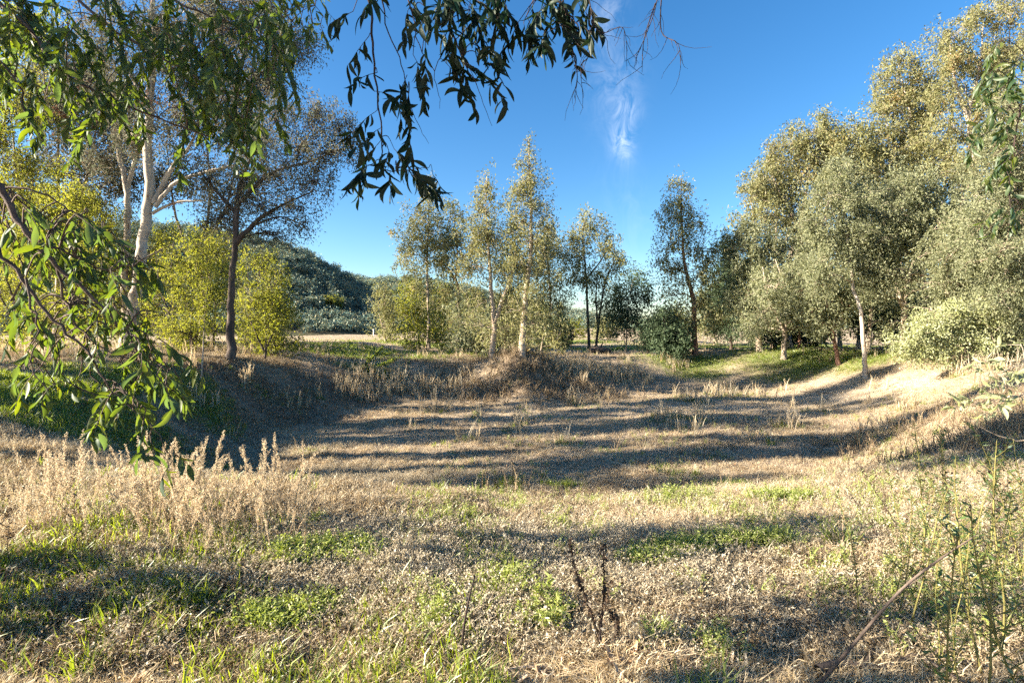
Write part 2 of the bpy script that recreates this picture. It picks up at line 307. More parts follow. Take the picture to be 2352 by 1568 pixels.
# hills beyond the field
def hill(name, xs, ys, hf, stops, scale):
    X, Y = np.meshgrid(xs, ys); Z = hf(X, Y); n = len(xs)
    i = (np.arange(len(ys) - 1)[:, None] * n + np.arange(n - 1)[None, :]).ravel()
    m, t = M(name + "_soil"); c = ramp(t, stops, noise(t, scale, 8, 0.7)); bs = t.nodes.new("ShaderNodeBsdfDiffuse"); t.links.new(c, bs.inputs[0])
    o_ = t.nodes.new("ShaderNodeOutputMaterial"); t.links.new(bs.outputs[0], o_.inputs[0])
    return tag(link(name, mesh(name, np.stack([X, Y, Z], -1).reshape(-1, 3), np.stack([i, i + 1, i + n + 1, i + n], 1), None, m, True)), kind='structure')
RPX = np.array([-1400, -300, 0, 250, 400, 500, 620, 700, 780, 850, 905, 960, 1100]); RPY = np.array([600, 560, 525, 515, 518, 528, 562, 592, 640, 690, 722, 752, 760])
RD = 150.0
def hill_h(X, Y):
    px = X / RD * F + CX + (Y - RD) * 0.8
    top = (HY - np.interp(px, RPX, RPY)) / F * RD + EYE
    prof = sstep(78, RD, Y) * (1 - 0.35 * sstep(RD, 300, Y))
    return top * prof * (0.9 + 0.2 * fbm(X * 0.03, Y * 0.03, 4)) - 0.8 + 2.5 * (fbm(X * 0.08, Y * 0.08, 3) - 0.5) * prof
hill("hillside", np.linspace(-330, 10, 110), np.linspace(76, 300, 70), hill_h, [(0.35, (0.05, 0.06, 0.035)), (0.55, (0.12, 0.10, 0.065)), (0.75, (0.24, 0.18, 0.12))], 0.06)
def far_h(X, Y):
    px = X / 420 * F + CX
    top = (HY - np.interp(px, [500, 800, 860, 960, 1100, 1250, 1400, 1600, 2000, 2600], [640, 640, 650, 645, 672, 705, 735, 738, 736, 720])) / F * 420 + EYE
    return top * sstep(250, 420, Y) * (0.93 + 0.14 * fbm(X * 0.012, Y * 0.012, 4)) - 1
hill("far_hill", np.linspace(-330, 620, 120), np.linspace(240, 520, 40), far_h, [(0.3, (0.045, 0.06, 0.035)), (0.55, (0.09, 0.11, 0.055)), (0.8, (0.16, 0.15, 0.09))], 0.05)

# ------------------------------------------------------------------ scattered ground cover (stuff): points + tuft shapes kept outside the scene
def blades(n, h, spread, wd, lean, r, seg=2):
    V = []; Q = []; T = []
    for k in range(n):
        a = r.uniform(0, 6.283); rr = spread * math.sqrt(r.random()); b = np.array([math.cos(a) * rr, math.sin(a) * rr, -0.01])
        hh = h * r.uniform(.5, 1.15); la = r.uniform(0, 6.283); ld = np.array([math.cos(la), math.sin(la), 0]) * lean * hh * r.uniform(.2, 1.3)
        sd = np.array([-math.sin(la + .6), math.cos(la + .6), 0]) * wd * r.uniform(.7, 1.3) / 2
        m = b + ld * .35 + np.array([0, 0, hh * .6]); t = b + ld + np.array([0, 0, hh * (1 - .25 * min(lean, 1))])
        i = len(V); V += [b - sd, b + sd, m + sd * .8, m - sd * .8, t]; Q.append((i, i + 1, i + 2, i + 3)); T.append((i + 3, i + 2, i + 4))
    return V, Q, T
def forb(nst, h, r, leaf, nl, spread=.04, lean=.5):
    """a little branching herb: thin stems with small leaves all the way up"""
    V = []; Q = []; T = []
    v, q, t = blades(nst, h, spread, h * .03, lean, r); V += v; Q += q; T += t
    for k in range(nst):
        b, m, tp = np.mean(v[k * 5:k * 5 + 2], 0), np.mean(v[k * 5 + 2:k * 5 + 4], 0), v[k * 5 + 4]
        for s_ in range(nl):
            f = (s_ + r.random()) / nl; p = (b + (m - b) * f / .6) if f < .6 else (m + (tp - m) * (f - .6) / .4)
            a = r.uniform(0, 6.283); ax = np.array([math.cos(a), math.sin(a), r.uniform(-.2, .9)]); lq, _ = leaf_quads(p[None], ax[None], leaf * r.uniform(.6, 1.2), leaf * .42)
            i = len(V); V += list(lq); Q.append((i, i + 1, i + 2, i + 3))
    return V, Q, T
def src(name, data, mat):
    return bpy.data.objects.new(name, mesh(name, data[0], data[1], data[2] if len(data) > 2 else None, mat))
def collection(name, objs):
    c = bpy.data.collections.new(name)
    for o in objs: c.objects.link(o)
    return c
R = random.Random(3)
def curled(L, W, curl):
    V = []; Q = []
    for k in range(4):
        f = k / 3; ww = W * (0.25 + math.sin(math.pi * min(f * .9 + .08, 1)) * .75) / 2; z = .006 + curl * (f - .5) ** 2 * L + 0.004
        V += [(f * L - L / 2, -ww, z + ww * .7), (f * L - L / 2, 0, z), (f * L - L / 2, ww, z + ww * .5)]
    for k in range(3): i = k * 3; Q += [(i, i + 1, i + 4, i + 3), (i + 1, i + 2, i + 5, i + 4)]
    return V, Q
SRC = {
 'dry': collection("dry_tufts", [src("dry_tuft", blades(11, .12, .05, .006, .9, R), MAT['straw']) for _ in range(5)]),
 'grey': collection("forb_tufts", [src("forb_tuft", forb(8, .10, R, .013, 11, .06, .7), MAT['grey_forb']) for _ in range(5)]),
 'brown': collection("brown_tufts", [src("brown_tuft", forb(6, .13, R, .02, 5, .06, .5), MAT['brown_forb']) for _ in range(4)] + [src("brown_tuft", blades(12, .13, .06, .006, .8, R), MAT['brown_forb']) for _ in range(3)]),
 'green': collection("green_tufts", [src("green_tuft", blades(13, .16, .05, .007, .6, R), MAT['green_blade']) for _ in range(5)]),
 'lime': collection("lime_tufts", [src("lime_tuft", forb(7, .16, R, .02, 8, .05, .5), MAT['lime_forb']) for _ in range(4)]),
 'litter': collection("litter_leaves", [src("litter_leaf", curled(R.uniform(.07, .14), R.uniform(.009, .017), R.uniform(.2, 1.4)), MAT['litter']) for _ in range(7)]),
 'stalk': collection("dry_stalks", [src("dry_stalk", forb(5, .8, R, .045, 22, .12, .22), MAT[m_]) for m_ in ('plume', 'straw', 'grey_forb', 'straw')]),
 'bstalk': collection("brown_stalks", [src("brown_stalk", forb(5, .5, R, .035, 16, .12, .3), MAT['brown_forb']) for _ in range(4)]),
 'flat': collection("matted_straw", [src("matted_straw", [[(v[0], v[1], abs(v[2]) * .25 + .004) for v in bl[0]], bl[1], bl[2]], MAT['straw']) for bl in [blades(9, .13, .05, .006, 1.1, R) for _ in range(4)]]),
}
def bush_src(seed, mat, n=420, hgt=1.0):
    r = np.random.default_rng(seed); c = r.normal(size=(14, 3)) * [.5, .5, .25] + [0, 0, .5]
    p = c[r.integers(0, 14, n)] + r.normal(size=(n, 3)) * .2; p[:, 2] = np.abs(p[:, 2]) * hgt
    V, Q = leaf_quads(p, r.normal(size=(n, 3)) + [0, 0, .3], r.uniform(.12, .26, n), r.uniform(.07, .14, n), r)
    return src("bush", (V, Q), mat)
SRC['chap'] = collection("chaparral_bushes", [bush_src(k, MAT['chaparral']) for k in range(4)])

def scatter_group():
    g = bpy.data.node_groups.new("scatter", 'GeometryNodeTree')
    g.interface.new_socket("Geometry", in_out='INPUT', socket_type='NodeSocketGeometry'); g.interface.new_socket("Collection", in_out='INPUT', socket_type='NodeSocketCollection')
    g.interface.new_socket("Geometry", in_out='OUTPUT', socket_type='NodeSocketGeometry')
    i = g.nodes.new("NodeGroupInput"); o = g.nodes.new("NodeGroupOutput"); ci = g.nodes.new("GeometryNodeCollectionInfo"); ci.inputs["Separate Children"].default_value = True; ci.inputs["Reset Children"].default_value = True
    ip = g.nodes.new("GeometryNodeInstanceOnPoints"); ip.inputs["Pick Instance"].default_value = True
    def na(n, ty): a = g.nodes.new("GeometryNodeInputNamedAttribute"); a.data_type = ty; a.inputs[0].default_value = n; return a.outputs[0]
    g.links.new(i.outputs[0], ip.inputs["Points"]); g.links.new(i.outputs[1], ci.inputs[0]); g.links.new(ci.outputs[0], ip.inputs["Instance"])
    g.links.new(na("pick", 'INT'), ip.inputs["Instance Index"]); g.links.new(na("turn", 'FLOAT_VECTOR'), ip.inputs["Rotation"]); g.links.new(na("size", 'FLOAT_VECTOR'), ip.inputs["Scale"])
    g.links.new(ip.outputs[0], o.inputs[0]); return g
SG = scatter_group()
def scatter(name, pts, coll, size, tilt=.2, label=None, cat=None, kind='stuff'):
    n = len(pts); me = bpy.data.meshes.new(name); me.vertices.add(n); me.vertices.foreach_set("co", pts.astype(np.float32).ravel())
    a = me.attributes.new("pick", 'INT', 'POINT'); a.data.foreach_set("value", rng.integers(0, 60, n).astype(np.int32))
    rot = np.stack([rng.normal(0, tilt, n), rng.normal(0, tilt, n), rng.uniform(0, 6.283, n)], 1).astype(np.float32)
    a = me.attributes.new("turn", 'FLOAT_VECTOR', 'POINT'); a.data.foreach_set("vector", rot.ravel())
    size = np.broadcast_to(size, (n,)) if np.ndim(size) < 2 else size
    sv = (np.repeat(np.asarray(size)[:, None], 3, 1) if size.ndim == 1 else size).astype(np.float32)
    a = me.attributes.new("size", 'FLOAT_VECTOR', 'POINT'); a.data.foreach_set("vector", np.ascontiguousarray(sv).ravel())
    o = link(name, me); md = o.modifiers.new("scatter", 'NODES'); md.node_group = SG
    md[[s_.identifier for s_ in SG.interface.items_tree if s_.name == "Collection"][0]] = coll
    return tag(o, label, cat, None, kind)
def sample(n, dmin, dmax, power=1.0, margin=1.08, keep=None):
    """points spread over the ground the photograph shows, thinning with distance"""
    out = []; got = 0
    while got < n:
        k = n * 2; uu = rng.random(k); d = (dmin ** (1 - power) + uu * (dmax ** (1 - power) - dmin ** (1 - power))) ** (1 / (1 - power)) if power != 1 else dmin * (dmax / dmin) ** uu
        x = rng.uniform(-margin, margin, k) * (d + .4)
        if keep is not None:
            m = rng.random(k) < keep(x, d); x, d = x[m], d[m]
        out.append(np.stack([x, d], 1)); got += len(x)
        if len(x) == 0: break
    q = np.vstack(out)[:n]; return np.column_stack([q, H(q[:, 0], q[:, 1])])
greenf = lambda x, y: field(GREEN, x, y)
palef = lambda x, y: field(PALE, x, y)
patch = lambda x, y, s, o: sstep(.42, .58, fbm(x * s + o, y * s + o * 2, 3))
inb = lambda x, y: 1 - sstep(.85, 1.05, rim_r(x, y))

GREYZ = [spot(1000, 1300, 2.2, .8), spot(1250, 1290, 1.6, .6), spot(750, 1300, .9, .5), spot(800, 1100, 2.5, 1.2), spot(620, 1030, 2, 1.2)]
greyf = lambda x, y: field(GREYZ, x, y)
scatter("dry_grass", sample(42000, 2.0, 40, 1.25, keep=lambda x, y: (.3 + .7 * patch(x, y, .7, 3)) * (1 - .85 * greenf(x, y)) * (1 - .75 * field(BROWN, x, y)) * (1 - .8 * greyf(x, y)) * (1 - .45 * palef(x, y))), SRC['dry'], rng.uniform(.35, .95, 42000), .3)
scatter("matted_grass", sample(16000, 2.0, 26, 1.4, keep=lambda x, y: (1 - greenf(x, y)) * (.3 + .7 * palef(x, y))), SRC['flat'], rng.uniform(.6, 1.3, 16000), .12)
scatter("grey_ground_cover", sample(22000, 2.3, 30, 1.3, keep=lambda x, y: np.clip(.05 + greyf(x, y), 0, 1) * (1 - .7 * greenf(x, y))), SRC['grey'], rng.uniform(.6, 1.5, 22000))
scatter("brown_ground_cover", sample(28000, 2.3, 34, 1.15, keep=lambda x, y: (.15 + .85 * patch(x, y, .5, 8)) * (1 - .9 * greyf(x, y)) * (1 - .8 * greenf(x, y)) * (1 - .85 * palef(x, y))), SRC['brown'], rng.uniform(.4, 1.15, 28000))
scatter("green_grass", sample(26000, 2.0, 60, 1.0, keep=lambda x, y: greenf(x, y) * (.14 + .86 * sstep(4, 9, y)) + .05 * patch(x, y, 1.6, 31) * (x < 0) * (y < 5)), SRC['green'], rng.uniform(.4, 1.2, 26000))
scatter("green_ground_cover", sample(4500, 2.3, 24, 1.3, keep=lambda x, y: np.clip(greenf(x, y) * (y < 8) + .02 * patch(x, y, .9, 2), 0, 1) * (x > -1.5) * (1 - .9 * palef(x, y) * (x > 2))), SRC['lime'], rng.uniform(.5, 1.15, 4500))
scatter("leaf_litter", sample(15000, 1.9, 24, 1.7, keep=lambda x, y: (.25 + .75 * patch(x, y, .8, 6)) * (1 - .8 * greenf(x, y))), SRC['litter'], rng.uniform(.5, 1.15, 15000), .35)
SRC['straw'] = collection("long_straws", [src("straw_source", [[(v[0], v[1], abs(v[2]) * .16 + .006) for v in bl[0]], bl[1], bl[2]], MAT['straw']) for bl in [blades(6, .22, .05, .005, 1.2, R) for _ in range(5)]])
brownf = lambda x, y: field(BROWN, x, y)
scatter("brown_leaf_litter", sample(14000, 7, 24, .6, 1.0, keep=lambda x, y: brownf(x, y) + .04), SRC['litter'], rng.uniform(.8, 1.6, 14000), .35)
scatter("long_straw", sample(11000, 1.9, 6.0, 1.5, keep=lambda x, y: (.25 + .75 * patch(x, y, 1.1, 21)) * (1 - .7 * greenf(x, y))), SRC['straw'], rng.uniform(.5, 1.35, 11000), .12)
WEEDZ = [spot(900, 880, 2.0, 1.2), spot(990, 890, 2.0, 1.2), spot(840, 900, 1.2, .8), spot(1060, 905, 1.6, .9), spot(1370, 855, 2.0, 1.3), spot(1300, 850, 1.2, 1), spot(1450, 862, 1.6, .9)]
scatter("dry_bank_weeds", sample(1500, 12, 28, 1.0, keep=lambda x, y: field(WEEDZ, x, y, .5)), SRC['stalk'], rng.uniform(.3, .85, 1500), .16)
scatter("slope_litter", sample(14000, 13, 30, .6, 1.0, keep=lambda x, y: (rim_r(x, y) > .72) * (x < 6) * (1 - .8 * greenf(x, y)) * (.25 + .75 * patch(x, y, .9, 12))), SRC['brown'], rng.uniform(.5, 1.4, 14000), .35)
scatter("floor_straw", sample(30000, 6, 30, .7, 1.0, keep=lambda x, y: inb(x, y) * (1 - .85 * field(BROWN, x, y)) * (.3 + .7 * patch(x, y, .6, 15))), SRC['flat'], rng.uniform(.6, 1.3, 30000), .1)
scatter("dry_shrub_debris", sample(700, 17, 24, 0, 1.0, keep=lambda x, y: np.exp(-((x - .6) / 2.6) ** 2 - ((y - 20) / 1.3) ** 2)), SRC['bstalk'], rng.uniform(.5, 1.1, 700), .5)
RIGHTZ = [spot(2200, 960, 2.6, 2), spot(2300, 1010, 1.8, 1.4), spot(2100, 990, 2.0, 1.2), spot(2280, 920, 2.0, 1.4), spot(760, 880, 2, 1.2), spot(700, 870, 2, 1), spot(1180, 850, 1.6, 1)]
scatter("brown_bank_weeds", sample(600, 6, 26, 1.0, keep=lambda x, y: field(RIGHTZ, x, y, .5)), SRC['bstalk'], rng.uniform(.35, .9, 600), .2)
scatter("field_grass", sample(2600, 22, 85, 1.2, 1.0, keep=lambda x, y: (rim_r(x, y) > 1.25) * (.15 + .85 * patch(x, y, .12, 5)) * (1 - .8 * greenf(x, y))), SRC['stalk'], rng.uniform(.2, .5, 2600), .2)
q = np.column_stack([rng.uniform(-230, 5, 5200), rng.uniform(80, 175, 5200)]); q = np.column_stack([q, hill_h(q[:, 0], q[:, 1])]); q = q[q[:, 2] > .6]
scatter("hill_chaparral", q, SRC['chap'], rng.uniform(.5, 2.6, len(q)) * rng.uniform(.6, 1.1, len(q)), .1)
q = np.column_stack([rng.uniform(-250, 400, 3500), rng.uniform(270, 425, 3500)]); q = np.column_stack([q, far_h(q[:, 0], q[:, 1])])
scatter("far_hill_chaparral", q, SRC['chap'], rng.uniform(1.5, 4.5, len(q)), .1)

# ------------------------------------------------------------------ trees
TOTAL = [0]
def tree(name, label, cat, d, stems, blobs, leaf, bark, cover, group=None, droop=.7, clump=.21, lsize=1.0, limb=1.0, base=None, density=1.0, sides=7, twigs=.5, grow=1.15):
    """stems: polylines of (px, py, radius in m) on the tree's own plane; blobs: (px, py, rx, ry[, depth offset, weight]) foliage masses"""
    k = d / F; L = .0061 * d * lsize; W = L * .34; clump = clump * min(max(d / 26, .6), 1.3); n = min(int(1.75 * cover * sum(math.pi * b[2] * b[3] * grow ** 2 * (b[5] if len(b) > 5 else 1) for b in blobs) * k * k / (L * W * .33)), 90000)
    TOTAL[0] += n
    b0 = stems[0][0]; root = P(b0[0], b0[1], d); gz = float(H(root[0], root[1]))
    t = empty(name, (root[0], root[1], gz)); tag(t, label, cat, group)
    org = np.array([root[0], root[1], gz]); wd = Wood(); nodes = []
    for si, st in enumerate(stems):
        pts = [P(a, b, d) + np.array([0, rng.normal(0, .06) * (i > 0) * k * 40, 0]) for i, (a, b, r) in enumerate(st)]
        rr = [r for *_, r in st]
        if si == 0:
            pts[0][2] = gz - .12
        c = catmull(pts, 5); ri = np.interp(np.linspace(0, 1, len(c)), np.linspace(0, 1, len(rr)), rr)
        if si == 0: ri = .8 * ri * (1 + .3 * np.exp(-np.linspace(0, 1, len(c)) * 22))
        c[1:-1] += rng.normal(size=(len(c) - 2, 3)) * (ri[1:-1, None] * .15); wd.tube(c, ri, sides); nodes.append(np.column_stack([c, ri]))
    N = np.vstack(nodes); wt = []; cl = []
    for bl in blobs:
        px, py, rx, ry = bl[:4]; dy = bl[4] if len(bl) > 4 else 0.0; wg = bl[5] if len(bl) > 5 else 1.0
        c0 = P(px, py, d + dy); rx *= grow; ry *= grow; rad = np.array([rx * k, min(rx, 95) * k * .9, ry * k])
        m = max(6, int(9 * (rad[0] * rad[2]) ** .75 / clump ** 1.5 * .35 * density))
        v = norm(rng.normal(size=(m, 3))) * (rng.random((m, 1)) ** .45); cs = c0 + v * rad * rng.uniform(.7, 1.3, (m, 1))
        cs[:, 2] = np.maximum(cs[:, 2], gz + .12)
        # limb from the stem to the heart of the mass, then twigs to the clumps
        sc_ = np.linalg.norm(N[:, :3] - c0, axis=1) + np.where(N[:, 2] > c0[2] - .15 * rad[2], 1.5 * (N[:, 2] - c0[2] + .15 * rad[2]), 0)
        a = N[np.argmin(sc_)]; lr = max(.012, min(a[3] * .6, .02 * np.linalg.norm(c0 - a[:3]) ** .7 + .008))
        mid = (a[:3] * .5 + c0 * .5) + np.array([0, 0, .12 * np.linalg.norm(c0 - a[:3])]) + rng.normal(size=3) * .08
        lr *= limb; lc = catmull([a[:3], mid, c0], 4); wd.tube(lc, np.linspace(lr, lr * .4, len(lc)), 5)
        for q in cs:
            if rng.random() < twigs:
                s_ = lc[rng.integers(len(lc) // 3, len(lc))]; mm = s_ * .45 + q * .55 + rng.normal(size=3) * .1 * np.linalg.norm(q - s_) + [0, 0, .05]
                wd.tube(catmull([s_, mm, q], 3), np.linspace(lr * .32 + .004, .004, 7), 3)
        cl.append(cs); wt.append(np.full(m, wg * rx * ry / m))
    cl = np.vstack(cl); wt = np.concatenate(wt) * rng.uniform(.15, 1.9, len(cl)); wt /= wt.sum()
    ci = rng.choice(len(cl), n, p=wt); cs_ = clump * rng.uniform(.5, 1.6, len(cl))
    off = rng.normal(size=(n, 3)); off = off / np.maximum(1, np.linalg.norm(off, axis=1, keepdims=True) / 1.9)
    pos = cl[ci] + off * cs_[ci][:, None] * [.78, .78, 1.15]; pos[:, 2] = np.maximum(pos[:, 2], gz + .03)
    ax = rng.normal(size=(n, 3)) * .75 + [0, 0, -droop]
    V, Q = leaf_quads(pos - org, ax, L * rng.uniform(.6, 1.25, n), W * rng.uniform(.7, 1.2, n))
    wd.build("trunk", bark, t, org)
    cr = link("crown", mesh("crown", V, Q, None, leaf), t); cr["kind"] = 'stuff'
    return t
def fill(name, label, cat, d, x0, x1, top, ybot, nb, rx, ry, leaf, bark, cover, group=None, rad=.12, lsize=1.15, spread=.8):
    """a tree whose crown spreads over px x0..x1 from the skyline top (list of px points) down to ybot"""
    tx, ty = zip(*top); xm = (x0 + x1) / 2; bl = []
    gy = HY - (float(H((xm - CX) / F * d, d)) - EYE) / d * F
    for _ in range(nb):
        x = rng.uniform(x0, x1); t_ = np.interp(x, tx, ty); y = t_ + ry * .8 + (max(ybot - t_ - ry * 1.2, 5)) * rng.random() ** .85
        bl.append((x, y, rx * rng.uniform(.6, 1.25), ry * rng.uniform(.6, 1.25), rng.normal(0, spread)))
    tt = np.interp(xm, tx, ty)
    w3 = (x1 - x0) * .22
    return tree(name, label, cat, d, [[(xm, gy, rad), (xm + rng.normal(0, 6), gy * .7 + tt * .3, rad * .8), (xm + rng.normal(0, 8), gy * .4 + tt * .6, rad * .5), (xm + rng.normal(0, 8), tt + ry, rad * .12)],
        [(xm, gy * .75 + tt * .25, rad * .6), (xm - w3, gy * .5 + tt * .5, rad * .4), (xm - w3 * 1.4, gy * .2 + tt * .8, rad * .1)], [(xm, gy * .65 + tt * .35, rad * .6), (xm + w3, gy * .42 + tt * .58, rad * .4), (xm + w3 * 1.3, gy * .2 + tt * .8, rad * .1)]], bl, leaf, bark, cover, group, lsize=lsize, grow=1.0)
def depth(px, py): return G(px, py)[1]
B = MAT
# --- the row of slender trees across the hollow
GRP = "slender trees across the hollow"
dd = depth(985, 801)
tree("slender_tree", "slim straight tree with airy crown, leftmost of the central row across the hollow", "tree", dd, [[(985, 801, .17), (984, 700, .13), (980, 600, .10), (984, 500, .06), (984, 420, .02)]],
     [(985, 445, 22, 40), (970, 500, 42, 45), (1000, 530, 30, 40), (945, 545, 38, 40), (935, 590, 32, 32), (985, 590, 40, 40), (955, 635, 30, 25), (1030, 560, 20, 30), (975, 670, 36, 30, 0, .5), (1000, 710, 36, 30, 0, .4)], B['rusty'], B['tan_bark'], .62, group=GRP)
dd = depth(1060, 799)
tree("slender_tree", "small rounded tree with bent orange-brown trunk in the central row", "tree", dd, [[(1060, 799, .14), (1056, 720, .12), (1053, 665, .11), (1040, 630, .10), (1015, 603, .06)], [(1046, 640, .07), (1050, 580, .05), (1046, 510, .02)]],
     [(1045, 500, 28, 40), (1030, 560, 42, 45), (1070, 570, 40, 45), (1050, 620, 50, 30), (1015, 600, 25, 30), (1030, 670, 44, 30, 0, .7), (1065, 690, 44, 32, 0, .7), (1040, 735, 50, 32, 0, .7), (1075, 760, 40, 26, 0, .6)], B['rusty'], B['red_bark'], .62, group=GRP)
dd = depth(1131, 822)
tree("slender_tree", "pale forked tree standing on the dark mound in the middle", "tree", dd, [[(1131, 822, .16), (1135, 740, .13), (1128, 664, .10), (1121, 562, .07), (1116, 480, .03), (1118, 405, .012)], [(1135, 740, .10), (1160, 675, .085), (1175, 635, .06), (1184, 575, .02)]],
     [(1120, 425, 22, 34), (1112, 480, 42, 40), (1100, 540, 48, 45), (1140, 550, 38, 50), (1085, 610, 42, 40), (1150, 620, 42, 40), (1095, 690, 42, 45, 0, .6), (1170, 690, 34, 40, 0, .6), (1075, 745, 45, 30, 0, .55), (1160, 755, 40, 28, 0, .5)], B['rusty'], B['tan_bark'], .62, group=GRP)
dd = depth(1198, 814)
tree("slender_tree", "tallest pointed spire-shaped tree in the central row", "tree", dd, [[(1198, 814, .17), (1206, 700, .14), (1213, 630, .12), (1220, 560, .10), (1219, 460, .06), (1214, 325, .012)]],
     [(1214, 335, 10, 26), (1213, 375, 22, 30), (1215, 415, 42, 28), (1195, 440, 26, 26), (1222, 462, 48, 32), (1190, 505, 34, 34), (1240, 510, 38, 36), (1215, 555, 55, 36), (1252, 570, 34, 40), (1190, 600, 38, 40), (1240, 625, 42, 36), (1205, 665, 45, 30, 0, .7), (1190, 715, 40, 32, 0, .5), (1225, 740, 40, 30, 0, .5), (1200, 775, 40, 22, 0, .4)], B['rusty'], B['tan_bark'], .62, group=GRP)
dd = depth(1183, 806)
tree("slender_tree", "thin grey-stemmed tree close behind the tall spire tree", "tree", dd + 3, [[(1183, 800, .10), (1190, 664, .08), (1184, 562, .05), (1182, 500, .015)]],
     [(1182, 525, 30, 35), (1165, 590, 36, 40), (1200, 610, 34, 40), (1180, 670, 40, 36), (1190, 735, 40, 32)], B['olive'], B['tan_bark'], .55, group=GRP)
dd = depth(1266, 797)
tree("slender_tree", "shadowy tree right of the tall spire tree with dark lower crown", "tree", dd, [[(1266, 797, .13), (1263, 664, .10), (1255, 562, .06), (1252, 520, .02)]],
     [(1255, 545, 36, 40), (1285, 580, 34, 45), (1235, 600, 34, 40), (1275, 650, 42, 40), (1245, 690, 42, 36), (1290, 700, 28, 30), (1250, 740, 40, 28)], B['olive'], B['dark_bark'], .55, group=GRP)
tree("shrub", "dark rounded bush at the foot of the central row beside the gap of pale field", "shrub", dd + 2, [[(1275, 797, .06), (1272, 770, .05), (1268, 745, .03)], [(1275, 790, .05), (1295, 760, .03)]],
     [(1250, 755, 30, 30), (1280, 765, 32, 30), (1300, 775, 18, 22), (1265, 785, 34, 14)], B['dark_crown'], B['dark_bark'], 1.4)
dd = depth(1353, 799)
tree("slender_tree", "dark-stemmed tree with a black-green clump halfway up its stem", "tree", dd, [[(1353, 799, .14), (1349, 700, .12), (1345, 620, .09), (1338, 540, .05), (1345, 500, .02)], [(1346, 640, .07), (1385, 590, .05), (1395, 540, .02)]],
     [(1345, 520, 32, 32), (1320, 545, 24, 32), (1375, 535, 30, 38), (1330, 590, 36, 28), (1338, 625, 30, 34, 0, 1.5), (1320, 650, 26, 24), (1395, 570, 26, 30)], B['rusty'], B['dark_bark'], .6, group=GRP)
tree("slender_tree", "leaning two-stemmed tree with reddish top between dark-stemmed tree and small round tree", "tree", dd - .6, [[(1368, 801, .12), (1378, 720, .10), (1390, 650, .07), (1415, 590, .03)], [(1374, 750, .08), (1368, 690, .06), (1372, 630, .03)]],
     [(1415, 590, 28, 34), (1395, 640, 34, 36), (1370, 670, 30, 36), (1405, 700, 26, 34), (1378, 735, 26, 30), (1430, 615, 16, 22)], B['rusty'], B['dark_bark'], .6, group=GRP)
dd = depth(1438, 806)
tree("slender_tree", "small dense grey-green tree on a thin stem right of the dark-stemmed pair", "tree", dd, [[(1438, 806, .06), (1440, 740, .05), (1445, 680, .03), (1455, 640, .015)]],
     [(1462, 640, 26, 26), (1440, 680, 32, 32), (1475, 685, 26, 34), (1425, 730, 32, 30), (1460, 735, 34, 30), (1435, 770, 28, 18, 0, .5)], B['dark_crown'], B['tan_bark'], 1.0, group=GRP)
dd = depth(1597, 815)
tree("slender_tree", "tall tree with red-brown dark trunk at the right end of the central row", "tree", dd, [[(1597, 815, .19), (1593, 700, .16), (1582, 640, .13), (1571, 590, .10), (1566, 500, .05), (1564, 410, .012)]],
     [(1564, 425, 20, 30), (1560, 470, 34, 32), (1535, 500, 34, 34), (1585, 520, 38, 38), (1545, 560, 44, 40), (1615, 570, 34, 40), (1530, 620, 36, 36), (1590, 625, 44, 36), (1630, 640, 30, 40), (1545, 680, 36, 36, 0, .7), (1610, 700, 40, 36, 0, .8), (1570, 740, 40, 30, 0, .6), (1640, 720, 36, 36, 0, .7)], B['rusty'], B['red_bark'], .62, group=GRP)
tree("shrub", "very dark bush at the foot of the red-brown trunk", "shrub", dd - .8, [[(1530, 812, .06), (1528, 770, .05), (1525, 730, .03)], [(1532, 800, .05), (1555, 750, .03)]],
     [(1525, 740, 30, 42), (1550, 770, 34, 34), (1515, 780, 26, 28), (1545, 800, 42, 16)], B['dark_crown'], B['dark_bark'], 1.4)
# green and pale shrubs behind the row
tree("shrub", "tall narrow tan-green shrub standing alone left of the central row", "shrub", 40, [[(885, 792, .08), (884, 730, .06), (882, 670, .03)], [(885, 780, .06), (870, 720, .03)]],
     [(882, 668, 26, 22), (876, 700, 26, 26), (892, 715, 28, 28), (878, 745, 30, 26), (890, 770, 32, 20)], B['olive'], B['tan_bark'], .55)
tree("shrub", "fresh green shrub behind the leftmost slim tree", "shrub", 44, [[(950, 790, .08), (952, 730, .06), (950, 680, .03)], [(950, 775, .06), (930, 720, .03)]],
     [(950, 672, 34, 26), (930, 705, 34, 30), (970, 710, 34, 30), (940, 745, 36, 26), (975, 755, 28, 22), (1020, 690, 34, 40), (1010, 745, 34, 28)], B['backlit'], B['tan_bark'], .7)
tree("shrub", "wispy light green low shrub under the forked tree", "shrub", 27, [[(1090, 815, .05), (1092, 780, .04), (1085, 750, .02)], [(1092, 800, .04), (1120, 765, .02)]],
     [(1080, 770, 34, 26), (1115, 770, 34, 28), (1070, 795, 26, 16), (1110, 798, 40, 14), (1160, 785, 30, 22)], B['grey_olive'], B['tan_bark'], .95, density=1.4)
tree("shrub", "golden bush out in the pale field in the gap between central trees", "shrub", 60, [[(1318, 777, .08), (1318, 755, .06), (1320, 745, .03)]], [(1310, 755, 26, 14), (1335, 765, 24, 12), (1318, 742, 16, 10)], B['backlit'], B['tan_bark'], .7)
